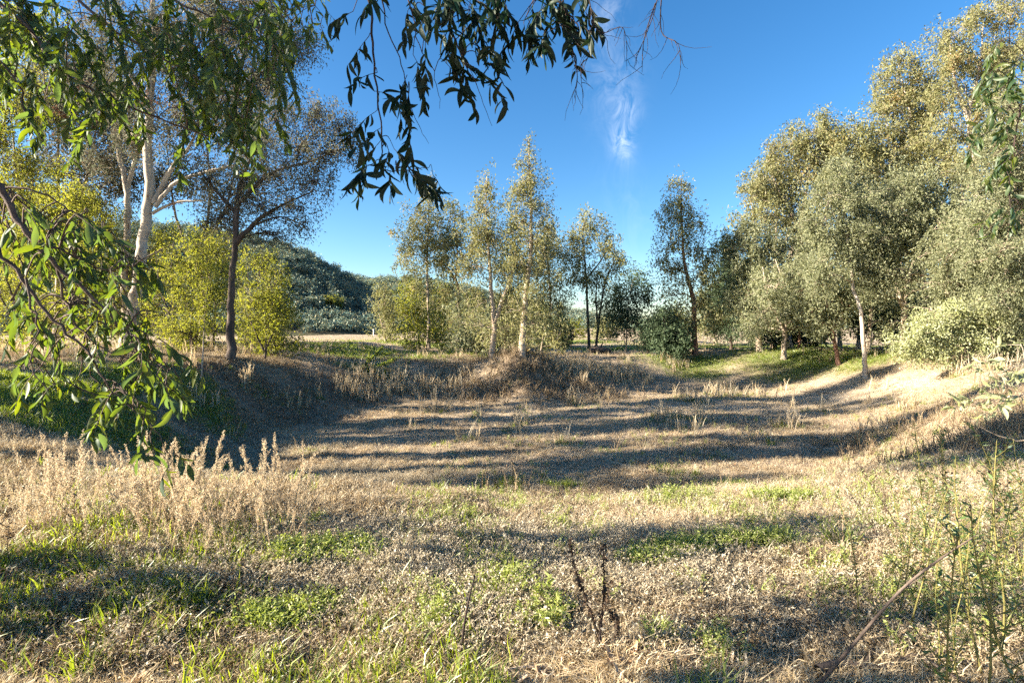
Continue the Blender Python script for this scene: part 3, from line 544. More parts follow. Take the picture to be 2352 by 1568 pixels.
# --- the big trees on the right
GR = "big trees on the right bank"
tree("olive_tree", "broad tree with rusty patches rising above the left end of the right-hand grove", "tree", 30, [[(1815, 798, .26), (1800, 700, .22), (1815, 600, .18), (1840, 500, .12), (1860, 380, .05), (1870, 300, .02)], [(1835, 520, .11), (1790, 440, .06), (1765, 380, .02)]],
     [(1865, 305, 54, 48), (1900, 300, 30, 36), (1815, 330, 46, 42), (1780, 365, 38, 45), (1850, 390, 66, 52), (1755, 420, 42, 42), (1735, 450, 38, 38), (1800, 450, 58, 46), (1910, 390, 46, 60), (1755, 500, 54, 40), (1830, 520, 60, 50)], B['rusty'], B['tan_bark'], .8, group=GR)
tree("olive_tree", "pale grey-green tree in front at the left end of the right-hand grove", "tree", 27, [[(1745, 800, .2), (1740, 700, .17), (1730, 620, .12), (1720, 540, .04)], [(1738, 680, .12), (1790, 600, .07), (1800, 550, .03)]],
     [(1710, 535, 46, 34), (1690, 570, 36, 42), (1745, 570, 52, 46), (1795, 590, 56, 52), (1720, 625, 50, 44), (1770, 650, 56, 44), (1725, 680, 46, 36), (1840, 640, 46, 52), (1800, 700, 44, 36)], B['grey_olive'], B['tan_bark'], .95, group=GR)
dd = depth(1988, 866)
tree("olive_tree", "slim tree with a long bare pale trunk rooted on the sunny right slope", "tree", dd, [[(1988, 866, .11), (1985, 800, .095), (1975, 716, .085), (1962, 660, .075), (1951, 613, .065), (1941, 511, .045), (1930, 400, .015)], [(1951, 605, .05), (1905, 545, .03), (1895, 480, .012)]],
     [(1930, 400, 44, 40), (1905, 450, 50, 46), (1960, 460, 50, 50), (1890, 520, 48, 46), (1940, 540, 54, 46), (1990, 540, 42, 46), (1905, 590, 50, 38), (1985, 610, 46, 40), (1880, 640, 36, 36)], B['grey_olive'], B['white_bark'], .95, group=GR)
dd = depth(1927, 838)
tree("olive_tree", "small leaning tree with brown trunk left of the slim pale trunk", "tree", dd, [[(1927, 838, .12), (1920, 790, .10), (1908, 740, .08), (1886, 650, .04), (1880, 610, .015)], [(1912, 755, .05), (1950, 700, .03)]],
     [(1880, 620, 46, 38), (1855, 660, 42, 42), (1905, 670, 44, 40), (1860, 715, 44, 34), (1920, 720, 36, 32), (1885, 750, 34, 20, 0, .6), (1955, 690, 34, 32)], B['grey_olive'], B['red_bark'], .95, group=GR)
tree("olive_tree", "tall loose-topped tree with bare white forks against the sky, above the grove", "tree", 31, [[(2120, 800, .3), (2115, 600, .25), (2120, 420, .18), (2100, 300, .10), (2070, 180, .04), (2060, 130, .015)], [(2118, 400, .13), (2175, 300, .08), (2190, 200, .03)]],
     [(2075, 140, 44, 34), (2050, 190, 40, 40), (2110, 180, 40, 44), (2080, 240, 54, 40), (2035, 260, 34, 36), (2130, 260, 46, 44), (2060, 310, 56, 42), (2000, 310, 38, 40), (2120, 340, 60, 46), (1985, 350, 40, 40), (2050, 390, 60, 46), (2150, 400, 60, 50)], B['rusty'], B['white_bark'], .8, group=GR)
tree("olive_tree", "tallest tree at the top right corner with loose white-limbed crown", "tree", 27, [[(2270, 830, .32), (2262, 600, .26), (2240, 400, .2), (2225, 270, .12), (2250, 150, .06), (2260, 40, .02)], [(2228, 290, .10), (2190, 180, .05), (2180, 100, .02)], [(2235, 350, .10), (2310, 200, .06), (2320, 60, .02)]],
     [(2190, 80, 46, 38), (2260, 40, 54, 36), (2320, 20, 50, 40), (2180, 150, 40, 42), (2240, 140, 54, 48), (2310, 120, 56, 56), (2190, 220, 50, 42), (2290, 220, 66, 50), (2200, 300, 56, 46), (2300, 320, 66, 60), (2220, 390, 66, 50)], B['rusty'], B['white_bark'], .8, group=GR)
tree("olive_tree", "thick pale trunk leaning left out of the grove above the willow bush", "tree", 20, [[(2245, 850, .22), (2215, 770, .19), (2190, 706, .17), (2155, 635, .14), (2122, 576, .11), (2090, 480, .04)], [(2160, 645, .09), (2170, 600, .05), (2190, 530, .02)]],
     [(2070, 440, 56, 46), (2130, 440, 60, 50), (2040, 500, 56, 46), (2110, 510, 64, 46), (2180, 490, 56, 50), (2020, 570, 50, 46), (2080, 580, 50, 34), (2050, 640, 54, 30), (2200, 570, 50, 44), (2000, 650, 36, 36), (2240, 640, 50, 40)], B['grey_olive'], B['tan_bark'], .95, group=GR)
tree("olive_tree", "near dense tree filling the right edge of the photo", "tree", 15, [[(2420, 870, .2), (2400, 750, .17), (2370, 600, .13), (2340, 450, .08), (2330, 250, .02)], [(2380, 650, .08), (2290, 560, .04)]],
     [(2330, 250, 50, 70), (2300, 330, 56, 60), (2350, 380, 60, 70), (2280, 420, 56, 56), (2330, 480, 66, 60), (2260, 510, 50, 50), (2300, 580, 66, 56), (2350, 640, 60, 60), (2250, 600, 44, 44), (2290, 680, 62, 44), (2400, 500, 60, 120)], B['grey_olive'], B['tan_bark'], .95, group=GR)
tree("willow_bush", "pale feathery willow bush spilling over the right bank", "shrub", 15.8, [[(2215, 858, .07), (2205, 800, .06), (2180, 740, .03)], [(2215, 850, .06), (2245, 780, .05), (2260, 720, .02)], [(2210, 850, .05), (2160, 800, .04), (2120, 770, .02)], [(2220, 850, .05), (2290, 790, .04), (2320, 750, .02)]],
     [(2150, 745, 52, 38), (2210, 725, 56, 42), (2275, 735, 56, 42), (2110, 785, 46, 32), (2170, 790, 52, 32), (2235, 790, 52, 36), (2310, 780, 50, 46), (2140, 820, 46, 22), (2330, 720, 40, 50), (2080, 790, 26, 24)], B['willow'], B['tan_bark'], 1.3, density=1.3)
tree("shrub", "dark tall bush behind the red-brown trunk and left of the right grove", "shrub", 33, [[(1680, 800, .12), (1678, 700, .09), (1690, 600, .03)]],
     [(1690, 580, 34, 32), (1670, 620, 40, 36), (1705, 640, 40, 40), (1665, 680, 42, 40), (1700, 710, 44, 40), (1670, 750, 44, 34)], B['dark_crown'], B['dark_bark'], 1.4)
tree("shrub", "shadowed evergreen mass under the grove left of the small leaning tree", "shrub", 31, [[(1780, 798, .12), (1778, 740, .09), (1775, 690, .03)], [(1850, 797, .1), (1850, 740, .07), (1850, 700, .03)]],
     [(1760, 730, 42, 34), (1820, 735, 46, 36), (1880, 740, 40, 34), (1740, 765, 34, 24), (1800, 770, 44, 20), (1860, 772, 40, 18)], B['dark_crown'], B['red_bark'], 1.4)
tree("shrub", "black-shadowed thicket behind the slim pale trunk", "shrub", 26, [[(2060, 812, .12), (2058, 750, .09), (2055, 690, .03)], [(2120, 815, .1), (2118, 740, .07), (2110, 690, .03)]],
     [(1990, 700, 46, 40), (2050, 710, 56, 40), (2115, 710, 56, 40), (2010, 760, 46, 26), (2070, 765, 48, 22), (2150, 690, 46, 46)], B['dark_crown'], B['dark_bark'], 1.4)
tree("olive_tree", "bushy mid-height tree closing the grove between the small leaning tree and the slim pale trunk", "tree", 24, [[(1995, 815, .12), (1998, 720, .1), (2010, 600, .06), (2020, 480, .02)]],
     [(2010, 470, 56, 50), (1970, 540, 56, 50), (2040, 550, 60, 50), (1990, 610, 60, 46), (2060, 620, 56, 46), (1960, 670, 46, 40), (2030, 680, 60, 36)], B['grey_olive'], B['tan_bark'], .9, group=GR)
tree("olive_tree", "leafy tree right of the leaning pale trunk, hanging low over the willow bush", "tree", 18, [[(2330, 850, .15), (2310, 740, .12), (2280, 620, .08), (2250, 500, .03)]],
     [(2210, 520, 56, 50), (2260, 560, 60, 50), (2180, 590, 50, 44), (2230, 630, 60, 46), (2300, 640, 60, 50), (2180, 660, 46, 36), (2260, 690, 60, 36), (2330, 700, 56, 40), (2200, 700, 50, 30)], B['grey_olive'], B['tan_bark'], 1.0, group=GR)
tree("olive_tree", "yellow-green tree rising in the middle of the grove with a golden patch", "tree", 29, [[(1975, 800, .2), (1980, 650, .16), (1990, 480, .1), (1995, 360, .03)]],
     [(1940, 320, 40, 40), (1985, 330, 50, 46), (1930, 380, 56, 50), (2010, 390, 60, 50), (1960, 440, 60, 46), (2060, 420, 56, 50), (1900, 450, 46, 46), (2120, 360, 50, 40)], B['olive'], B['tan_bark'], .8, group=GR)
tree("olive_tree", "low hanging pale foliage at the left foot of the grove over the green grass", "tree", 27, [[(1835, 800, .1), (1838, 740, .08), (1845, 660, .03)]],
     [(1835, 650, 46, 40), (1800, 690, 46, 40), (1870, 690, 46, 36), (1770, 720, 44, 30), (1830, 735, 46, 26), (1700, 700, 40, 40), (1730, 740, 36, 24)], B['grey_olive'], B['red_bark'], .8, group=GR)
for x0, x1, d, top, nb, mt, lb in ((920, 1040, 34, 690, 14, 'backlit', "light green thin bush at the foot of the leftmost slim tree"), (1030, 1120, 30, 640, 16, 'grey_olive', "greyish thin bush between the bent-trunk tree and the forked tree"), (1110, 1210, 25, 670, 14, 'olive', "olive twiggy bush between the forked tree and the tall spire tree"), (1190, 1290, 29, 660, 16, 'olive', "olive bush right of the tall spire tree's foot"), (1480, 1570, 29, 690, 16, 'dark_crown', "dark leafy bush between small round tree and red-brown trunk")):
    fill("shrub", lb, "bush", d, x0, x1, [(x0, top + 40), ((x0 + x1) / 2, top), (x1, top + 40)], 808, nb, 28, 22, B[mt], B['tan_bark'], .42 if mt != 'dark_crown' else .9, "bushes at the feet of the row", .05)
# bushes far out behind the row
for px, py, w2, h2, d, mt, lb in ((1010, 776, 40, 60, 52, 'olive', "tan bush far behind the leftmost slim tree"), (1080, 774, 46, 80, 48, 'backlit', "green bush far behind the small bent-trunk tree"), (1150, 778, 40, 70, 46, 'olive', "olive bush glimpsed behind the forked tree"), (1225, 776, 40, 74, 50, 'backlit', "green bush glimpsed behind the tall spire tree"),
                                 (1395, 778, 34, 40, 56, 'olive', "low bush behind the two-stemmed leaning tree"), (1500, 780, 36, 40, 52, 'dark_crown', "low dark bush in the field between the small round tree and the red-brown trunk"), (1640, 782, 44, 110, 44, 'olive', "olive bush behind the red-brown trunk"), (1560, 780, 30, 60, 46, 'backlit', "yellowish bush just left of the red-brown trunk, far behind")):
    tree("shrub", lb, "bush", d, [[(px, py, .08), (px + 2, py - h2 * .5, .06), (px, py - h2, .02)]], [(px + rng.normal(0, w2 * .4), py - h2 * f_, w2 * .75, h2 * .28) for f_ in (.25, .4, .6, .75, .95)], B[mt], B['tan_bark'], .8, group="bushes far behind the row")
# --- the left side
GL = "backlit bushes on the left bank"
dd = 24.0
tree("eucalyptus_tree", "big cream-barked eucalyptus trunk on the left bank with peeling brown patches", "tree", dd, [[(293, 806, .36), (310, 700, .30), (322, 610, .28), (326, 540, .27), (343, 440, .26), (338, 340, .23), (342, 240, .21), (352, 120, .17), (350, 0, .1), (360, -60, .04)], [(352, 468, .12), (366, 430, .11), (400, 378, .085), (440, 330, .055), (470, 250, .02)], [(356, 475, .11), (395, 425, .09), (440, 405, .08), (520, 385, .055), (600, 365, .02)], [(350, 490, .08), (400, 465, .06), (470, 460, .03)], [(345, 250, .12), (290, 150, .07), (260, 60, .03)]],
     [(480, 60, 85, 60), (580, 60, 75, 60), (660, 90, 60, 55), (430, 160, 70, 55), (530, 170, 80, 60), (630, 180, 65, 55), (480, 260, 75, 55), (570, 280, 70, 50), (400, 300, 50, 50), (380, 60, 60, 60), (250, 80, 80, 70), (280, 220, 60, 60), (450, 0, 70, 30, 0, .6), (600, 10, 60, 30, 0, .6), (300, 330, 50, 40, 2)], B['fine_grey'], B['white_bark'], .95, sides=10, density=1.5, clump=.38)
tree("eucalyptus_tree", "paler second eucalyptus trunk half hidden behind the cream-barked one", "tree", dd + 4, [[(285, 800, .24), (288, 650, .22), (295, 520, .2), (292, 430, .18), (270, 330, .15), (250, 200, .06)], [(292, 440, .14), (320, 340, .08), (330, 250, .03)]],
     [(250, 200, 60, 60), (200, 280, 60, 50), (300, 270, 50, 50), (180, 160, 60, 60), (140, 240, 60, 60), (100, 120, 70, 70), (230, 360, 50, 40)], B['fine_grey'], B['white_bark'], .6)
dd = depth(533, 827)
tree("eucalyptus_tree", "dark-trunked tree on the left bank with wide fine-leaved crown against the sky", "tree", dd, [[(533, 827, .18), (530, 740, .145), (534, 650, .125), (541, 560, .11), (543, 480, .11), (560, 400, .07), (600, 320, .02)], [(541, 560, .09), (590, 510, .07), (650, 470, .04), (720, 440, .015)], [(545, 470, .07), (620, 400, .05), (720, 370, .03), (790, 340, .012)], [(543, 490, .07), (490, 430, .04), (450, 380, .015)]],
     [(640, 260, 50, 40), (720, 270, 50, 36), (780, 290, 42, 40), (600, 330, 55, 45), (680, 340, 60, 45), (760, 350, 55, 42), (810, 340, 24, 34), (640, 410, 60, 42), (720, 420, 52, 40), (560, 400, 50, 46), (600, 480, 60, 36), (680, 480, 46, 34), (480, 420, 50, 44), (700, 520, 26, 22), (500, 500, 40, 40), (630, 540, 48, 28)], B['fine_grey'], B['dark_bark'], .62, density=1.6, clump=.26, twigs=.7)
tree("shrub", "sunlit yellow-green bush right of the dark trunk on the left bank", "shrub", dd + 1.4, [[(608, 812, .05), (610, 770, .04), (605, 700, .02)], [(608, 805, .04), (640, 740, .02)], [(606, 805, .04), (575, 740, .02)]],
     [(590, 610, 50, 36), (640, 650, 34, 40), (590, 680, 46, 40), (640, 710, 38, 36), (570, 730, 44, 36), (625, 755, 42, 30), (585, 780, 40, 22)], B['backlit'], B['dark_bark'], .5, group=GL)
tree("shrub", "bright yellow-green bush left of the dark trunk", "shrub", dd + 2.6, [[(440, 808, .07), (440, 740, .05), (450, 640, .02)], [(442, 790, .05), (485, 700, .02)]],
     [(450, 560, 46, 36), (500, 580, 40, 36), (420, 610, 46, 40), (475, 640, 50, 40), (430, 680, 50, 40), (495, 690, 36, 40), (450, 740, 46, 34), (410, 760, 40, 30)], B['backlit'], B['dark_bark'], .5, group=GL)
tree("shrub", "wide yellow-green thicket behind the cream-barked trunk", "shrub", 28, [[(200, 800, .1), (200, 700, .08), (210, 560, .03)], [(200, 780, .08), (120, 680, .03)], [(240, 800, .08), (270, 690, .03)]],
     [(170, 470, 60, 40), (250, 500, 50, 45), (100, 500, 60, 50), (40, 540, 60, 60), (190, 560, 60, 50), (270, 590, 50, 50), (110, 610, 60, 50), (30, 660, 60, 50), (190, 660, 60, 50), (280, 690, 40, 45), (110, 730, 60, 40), (220, 745, 60, 34), (370, 560, 46, 46), (380, 640, 40, 46), (360, 730, 46, 36)], B['backlit'], B['dark_bark'], .5, group=GL)
tree("shrub", "tall yellowing foliage at the left edge behind the near bough", "tree", 19, [[(-60, 810, .14), (-50, 600, .11), (-20, 400, .07), (20, 220, .02)]],
     [(20, 180, 70, 60), (60, 270, 60, 50), (0, 330, 70, 60), (70, 390, 55, 45), (10, 450, 70, 50), (-80, 250, 80, 120), (-90, 480, 80, 120), (40, 60, 70, 60)], B['backlit'], B['dark_bark'], .5)
g_ = G(460, 918)
tree("sapling", "thin leafless-stemmed sapling on the shaded left slope", "sapling", g_[1], [[(460, 918, .03), (463, 850, .024), (470, 740, .018), (478, 650, .01)]], [(475, 690, 22, 30), (485, 640, 22, 30), (465, 735, 16, 20), (460, 660, 14, 24)], B['backlit'], B['tan_bark'], .7)
for x0, x1, d, top, yb, mt, cv, lb in ((-60, 110, 22, 470, 800, 'backlit', .42, "yellow-green bush at the far left behind the drooping bough"), (90, 250, 24, 430, 800, 'backlit', .4, "yellow-green bush left of the cream-barked trunk, behind the bough"), (220, 330, 30, 520, 795, 'olive', .45, "duller olive bush in the shade behind the cream-barked trunk"),
        (335, 450, 21, 500, 800, 'backlit', .42, "tall sunlit bush directly right of the cream-barked trunk"), (430, 545, 26, 470, 800, 'backlit', .4, "loose yellow-green bush between the sapling and the dark trunk"), (545, 660, 24, 560, 800, 'olive', .45, "olive bush behind the sunlit one right of the dark trunk"), (585, 680, 19.5, 640, 812, 'backlit', .42, "low sunlit bush spreading right at the foot of the dark trunk")):
    fill("shrub", lb, "shrub", d, x0, x1, [(x0, top + 50), (x0 * .6 + x1 * .4, top), (x1, top + 60)], yb, 22, 30, 22, B[mt], B['dark_bark'], cv, GL, .07)
fill("eucalyptus_tree", "hazy grey-leaved eucalypt far behind the cream-barked trunk, at the left", "tree", 30, -40, 300, [(-40, 260), (100, 120), (300, 200)], 520, 34, 55, 42, B['fine_grey'], B['tan_bark'], .55, rad=.2)
fill("eucalyptus_tree", "grey-leaved eucalypt behind, between cream-barked and dark trunks", "tree", 32, 330, 600, [(330, 300), (450, 200), (600, 330)], 560, 26, 50, 40, B['fine_grey'], B['tan_bark'], .26, rad=.18)
fill("shrub", "tall yellow-green tree at the far left under the upper bough", "tree", 25, -60, 210, [(-60, 360), (80, 330), (210, 420)], 640, 22, 46, 36, B['backlit'], B['dark_bark'], .45, GL, .12)
SKYL = [(1640, 560), (1700, 450), (1735, 400), (1770, 320), (1830, 262), (1900, 258), (1960, 290), (2000, 270), (2030, 170), (2080, 125), (2140, 140), (2170, 60), (2250, 30), (2352, 0), (2600, -60)]
low = lambda dy: [(a, b + dy) for a, b in SKYL]
for x0, x1, d, dy, yb, nb, mt, cv, lb in ((1690, 1860, 32, 20, 780, 34, 'olive', .42, "olive tree at the back of the grove's left end"), (1840, 2020, 34, 40, 780, 40, 'olive', .42, "olive tree at the back of the grove behind the slim pale trunk"), (2000, 2190, 33, 20, 780, 44, 'rusty', .42, "brown-tinged tree at the back of the grove's middle"), (2170, 2400, 30, 30, 780, 46, 'rusty', .42, "brown-tinged tree at the back of the grove's right end"),
        (1720, 1880, 25, 270, 770, 26, 'grey_olive', .5, "grey-green tree filling the grove's left front"), (2000, 2150, 22, 260, 770, 26, 'grey_olive', .5, "grey-green tree in the grove behind the leaning trunk"), (2130, 2300, 19.5, 330, 790, 28, 'grey_olive', .5, "grey-green tree in the grove between leaning trunk and right edge"), (2260, 2420, 16, 330, 840, 28, 'grey_olive', .5, "low grey-green tree at the right edge beside the willow bush")):
    fill("olive_tree", lb, "tree", d, x0, x1, low(dy), yb, nb, 40, 34, B[mt], B['tan_bark'], cv, GR, .16)
# trees just outside the left edge, whose shade streaks the hollow
for (x, y, hgt, rw, lb) in ((-18.5, 12.2, 11.0, 1.25, "nearest to the dark-trunked tree"), (-23.0, 10.0, 12.5, 1.1, "behind the others"), (-17.5, 8.4, 10.0, .95, "over the grassy left bank"), (-24.5, 5.9, 12.0, .95, "slim, far out"), (-31, 8.0, 15, 1.1, "tallest, farthest out"), (-19, 5.6, 8.0, .8, "low, near the feathery weeds"), (-27, 13.0, 14, 1.3, "broad, behind the left bushes"), (-20, 3.6, 15.5, 1.7, "very tall, level with the camera"), (-22.5, 6.4, 17, 1.9, "very tall, high crowned")):
    px = CX + x / y * F; kk = F / y; gz = float(H(x, y)); b = HY - (gz - EYE) * kk
    tree("eucalyptus_tree", "eucalyptus outside the left edge, " + lb, "tree", y, [[(px, b, .25), (px + .2 * kk, b - .4 * hgt * kk, .2), (px, b - .95 * hgt * kk, .03)]],
         [(px + rng.normal(0, 1.4) * kk, b - f_ * hgt * kk, .85 * rw * kk, .7 * rw * kk, rng.normal(0, .3)) for f_ in np.linspace(.34 if x == -18.5 else .66 if hgt > 15 else .52, .97, 7)], B['fine_grey'], B['tan_bark'], .7, lsize=3.6, group="eucalypts outside the left edge", clump=.4, density=.4)

_d = 0.35; _k = F / _d  # parent tree of the boughs, out of view; foliage masses placed to block sun
tree("eucalyptus_tree", "unseen eucalyptus beside the camera, its foliage masses added to shade boughs and foreground", "tree", _d, [[(CX - 7.5 * _k, HY + 1.5 * _k, .3), (CX - 7.2 * _k, HY - 2 * _k, .25), (CX - 6 * _k, HY - 6 * _k, .1)]],
     [(CX + x / y * F, HY - (z - EYE) / y * F, a * _k, .8 * a * _k, y - _d) for x, y, z, a in ((-8.5, 3.7, 6.0, .8), (-8, 4.3, 6.6, .9), (-7.4, 3.6, 5.6, .6), (-9, 3.2, 6.8, .8), (-7.2, 4.1, 6.0, .7), (-8.6, 4.5, 7.4, .8), (-4.6, 1.9, 4.4, .5), (-5.2, 2.2, 4.9, .55), (-4.4, 2.1, 4.1, .4), (-5.6, 1.8, 4.6, .55), (-6.4, 2.1, 5.3, .5), (-5, 2.0, 4.5, .5), (-3.4, 1.3, 2.0, .45), (-3.6, 1.8, 2.3, .4), (-3.2, 1.0, 1.8, .4), (-4, 1.6, 2.6, .4), (-4.5, 2.2, .8, .4), (-4.9, 2.7, 1.0, .45), (-5.4, 2.2, 1.5, .4))],
     B['euc_leaf'], B['tan_bark'], .55, lsize=73, grow=1.0, clump=.3, limb=.35)
# ------------------------------------------------------------------ near boughs with leaves one can pick apart
def leaf_mesh(name, L, W, bend, mat, r):
    V = []; Q = []; n = 6; curl = r.uniform(-.1, .4); twist = r.uniform(-1.4, 1.4); wave = r.uniform(-.03, .03)
    for k in range(n + 1):
        f = k / n; ww = W * .5 * (math.sin(math.pi * (f * .93 + .05)) ** .8) * (1 - .25 * f) + .0008
        x = f * L; c = math.sin(f * 2.2) * bend * L * .25; z = -f * f * L * curl + wave * L * math.sin(f * 5)
        ct, st = math.cos(twist * f), math.sin(twist * f)
        V += [(x, c - ww * ct - ww * .4 * st, z + ww * .4 * ct - ww * st), (x, c, z), (x, c + ww * ct - ww * .4 * st, z + ww * .4 * ct + ww * st)]
    for k in range(n): i = k * 3; Q += [(i, i + 1, i + 4, i + 3), (i + 1, i + 2, i + 5, i + 4)]
    return mesh(name, V, Q, None, mat, True)
LEAVES = {m_: [leaf_mesh("leaf", 1.0, R.uniform(.23, .33), R.uniform(-1.6, 1.6), MAT[m_], R) for _ in range(10)] for m_ in ('euc_leaf', 'shade_leaf', 'willow')}
LV = {m_: [(np.array([v.co[:] for v in me.vertices]), np.array([p.vertices[:] for p in me.polygons])) for me in LEAVES[m_]] for m_ in LEAVES}
def basis(ax, rnd):
    ax = ax / np.linalg.norm(ax); s_ = np.cross(ax, rnd.normal(size=3)); s_ /= np.linalg.norm(s_); return np.column_stack([ax, s_, np.cross(ax, s_)])
from mathutils import Matrix
def bough(label, mains, twigs, mat, bark, size=.115, ndrop=300, seed=1, hang=.8, leaf_gap=.035, name="overhanging_bough", cat="branch", single=300, twr=.0035):
    """mains: polylines (px, py, d, radius); twigs: (px, py, d, length m, sideways) hanging sprays of leaves"""
    r = np.random.default_rng(seed); wd = Wood(); lv = []
    org = P(*mains[0][0][:3])
    nodes = []
    for mn in mains:
        c = catmull([P(a, b, d_) for a, b, d_, _ in mn], 6); rr = np.interp(np.linspace(0, 1, len(c)), np.linspace(0, 1, len(mn)), [x[3] for x in mn])
        c[1:-1] += r.normal(size=(len(c) - 2, 3)) * .006
        wd.tube(c, rr, 6); nodes.append(np.column_stack([c, rr]))
    N = np.vstack(nodes)
    for (px, py, d_, ln, sw) in twigs:
        s0 = P(px, py, d_); k = np.argmin(np.linalg.norm(N[:, :3] - s0, axis=1)); a = N[k, :3]
        if np.linalg.norm(a - s0) > .03:
            wd.tube(catmull([a, (a + s0) / 2 + [0, 0, .04], s0], 3), np.linspace(min(N[k, 3], twr * 1.6), twr, 7), 4)
        m = max(4, int(ln / .06)); p = s0.copy(); v = np.array([sw, r.normal(0, .35), -.25 if hang > .4 else .0]); v = v / (np.linalg.norm(v) + 1e-6); pts = [p.copy()]
        for j in range(m):
            v = v + np.array([r.normal(0, .16), r.normal(0, .16), -.22 * hang]); v /= np.linalg.norm(v); p = p + v * ln / m; pts.append(p.copy())
        pts = np.array(pts); wd.tube(pts, np.linspace(twr, .0012, len(pts)), 4)
        nl = int(ln / leaf_gap)
        for j in range(nl):
            f = (j + r.random()) / nl; f = .12 + .88 * f; q = f * (len(pts) - 1); i0 = min(int(q), len(pts) - 2); pp = pts[i0] + (pts[i0 + 1] - pts[i0]) * (q - i0)
            ax = r.normal(size=3) * .5 + np.array([0, 0, -hang * .95]) + (pts[i0 + 1] - pts[i0]) / (ln / m) * .35
            lv.append((pp, ax, size * r.uniform(.55, 1.2)))
    t = empty(name, org); tag(t, label, cat)
    wd.build("twig", bark, t, org)
    order = sorted(range(len(lv)), key=lambda i: -lv[i][2] / lv[i][0][1]); rest = []
    for rank, i in enumerate(order):
        pp, ax, sz = lv[i]; Bm = basis(ax, r); kx = int(r.integers(0, 10))
        if rank < single:
            o = bpy.data.objects.new("leaf", LEAVES[mat][kx]); COL.objects.link(o); o.parent = t
            m4 = np.eye(4); m4[:3, :3] = Bm * sz; m4[:3, 3] = pp - org; o.matrix_basis = Matrix(m4.tolist())
        else: rest.append((pp - org, Bm * sz, kx))
    if rest:
        V = []; Q = []; n = 0
        for pp, Bm, kx in rest:
            v, q = LV[mat][kx]; V.append(v @ Bm.T + pp); Q.append(q + n); n += len(v)
        o = link("foliage", mesh("foliage", np.vstack(V), np.vstack(Q), None, MAT[mat], True), t); o["kind"] = 'stuff'
    return t
rr_ = np.random.default_rng(11)
def jit(lst, s=10): return [(x + rr_.normal(0, s), y + rr_.normal(0, s), d + rr_.normal(0, .12), l * rr_.uniform(.8, 1.2), sw + rr_.normal(0, .25)) for x, y, d, l, sw in lst]
# upper left bough: a slope of leaves from the top left corner down to the right
tw = []
for _ in range(108):
    f = rr_.random(); x = f * 640; ytop = -60 + rr_.random() * (300 + .1 * x)
    tw.append((x, ytop, rr_.uniform(4.4, 5.6), rr_.uniform(.35, .75), rr_.uniform(-.2, .6)))
bough("big leafy eucalyptus bough across the top left corner, dark against trees",
      [[(-160, -80, 4.8, .022), (40, 40, 4.8, .018), (150, 170, 4.8, .014), (330, 260, 5.0, .010), (520, 330, 5.1, .006), (610, 400, 5.1, .003)],
       [(100, -120, 5.0, .018), (200, 20, 5.0, .014), (330, 110, 5.1, .010), (480, 190, 5.2, .007), (600, 270, 5.3, .003)],
       [(230, -130, 5.3, .015), (400, 0, 5.3, .011), (560, 60, 5.4, .007), (680, 60, 5.4, .003)],
       [(-120, 60, 4.5, .012), (20, 160, 4.5, .009), (60, 260, 4.5, .006), (110, 340, 4.5, .003)]], tw, 'euc_leaf', MAT['twig'], size=.145, seed=2, leaf_gap=.023)
tw = []
for _ in range(20): x = rr_.uniform(640, 745); tw.append((x, rr_.uniform(-60, 60), rr_.uniform(5.0, 5.8), rr_.uniform(.2, .45), .1))
bough("small spray of hanging eucalyptus leaves between grey crown and open sky at the top",
      [[(520, -120, 5.4, .010), (620, -50, 5.4, .007), (700, -10, 5.4, .005), (745, 40, 5.4, .002)]], tw, 'euc_leaf', MAT['twig'], size=.12, seed=3)
# lower left bough
tw = []
for (x0, y0, x1, y1, n_) in ((20, 470, 330, 800, 22), (130, 560, 400, 640, 12), (150, 650, 390, 780, 13), (250, 840, 410, 860, 12), (20, 560, 120, 760, 10), (170, 850, 330, 930, 13), (20, 440, 240, 520, 12), (60, 800, 150, 900, 4)):
    for _ in range(n_): f = rr_.random(); tw.append((x0 + (x1 - x0) * f + rr_.normal(0, 18), y0 + (y1 - y0) * f + rr_.normal(0, 18), rr_.uniform(2.7, 3.3), rr_.uniform(.12, .32), rr_.uniform(-.2, .6)))
tw += [(335, 940, 2.9, .3, .1), (400, 1040, 2.9, .12, .1), (395, 1060, 2.9, .12, -.2), (345, 1000, 2.9, .15, .1)]
bough("drooping grey-stemmed eucalyptus bough entering from the left edge at eye level",
      [[(-80, 380, 2.8, .022), (0, 430, 2.8, .018), (50, 520, 2.8, .015), (130, 610, 2.85, .012), (230, 700, 2.9, .009), (310, 790, 3.0, .006), (320, 860, 3.0, .004), (300, 920, 3.0, .003)],
       [(-60, 520, 2.7, .012), (20, 600, 2.7, .010), (110, 720, 2.75, .008), (200, 810, 2.8, .006), (260, 900, 2.85, .004), (330, 960, 2.9, .003), (395, 1050, 2.9, .002)],
       [(60, 530, 2.8, .009), (150, 580, 2.9, .007), (260, 620, 3.0, .005), (400, 560, 3.0, .002)],
       [(130, 610, 2.85, .007), (160, 720, 2.9, .006), (240, 800, 2.9, .004), (390, 850, 3.0, .002)],
       [(-40, 430, 3.0, .008), (80, 440, 3.0, .006), (160, 480, 3.1, .004), (270, 560, 3.1, .002)],
       [(60, 640, 2.7, .006), (90, 760, 2.7, .004), (70, 830, 2.7, .003), (110, 900, 2.7, .002)]], tw, 'euc_leaf', MAT['twig'], size=.115, seed=4, leaf_gap=.025)
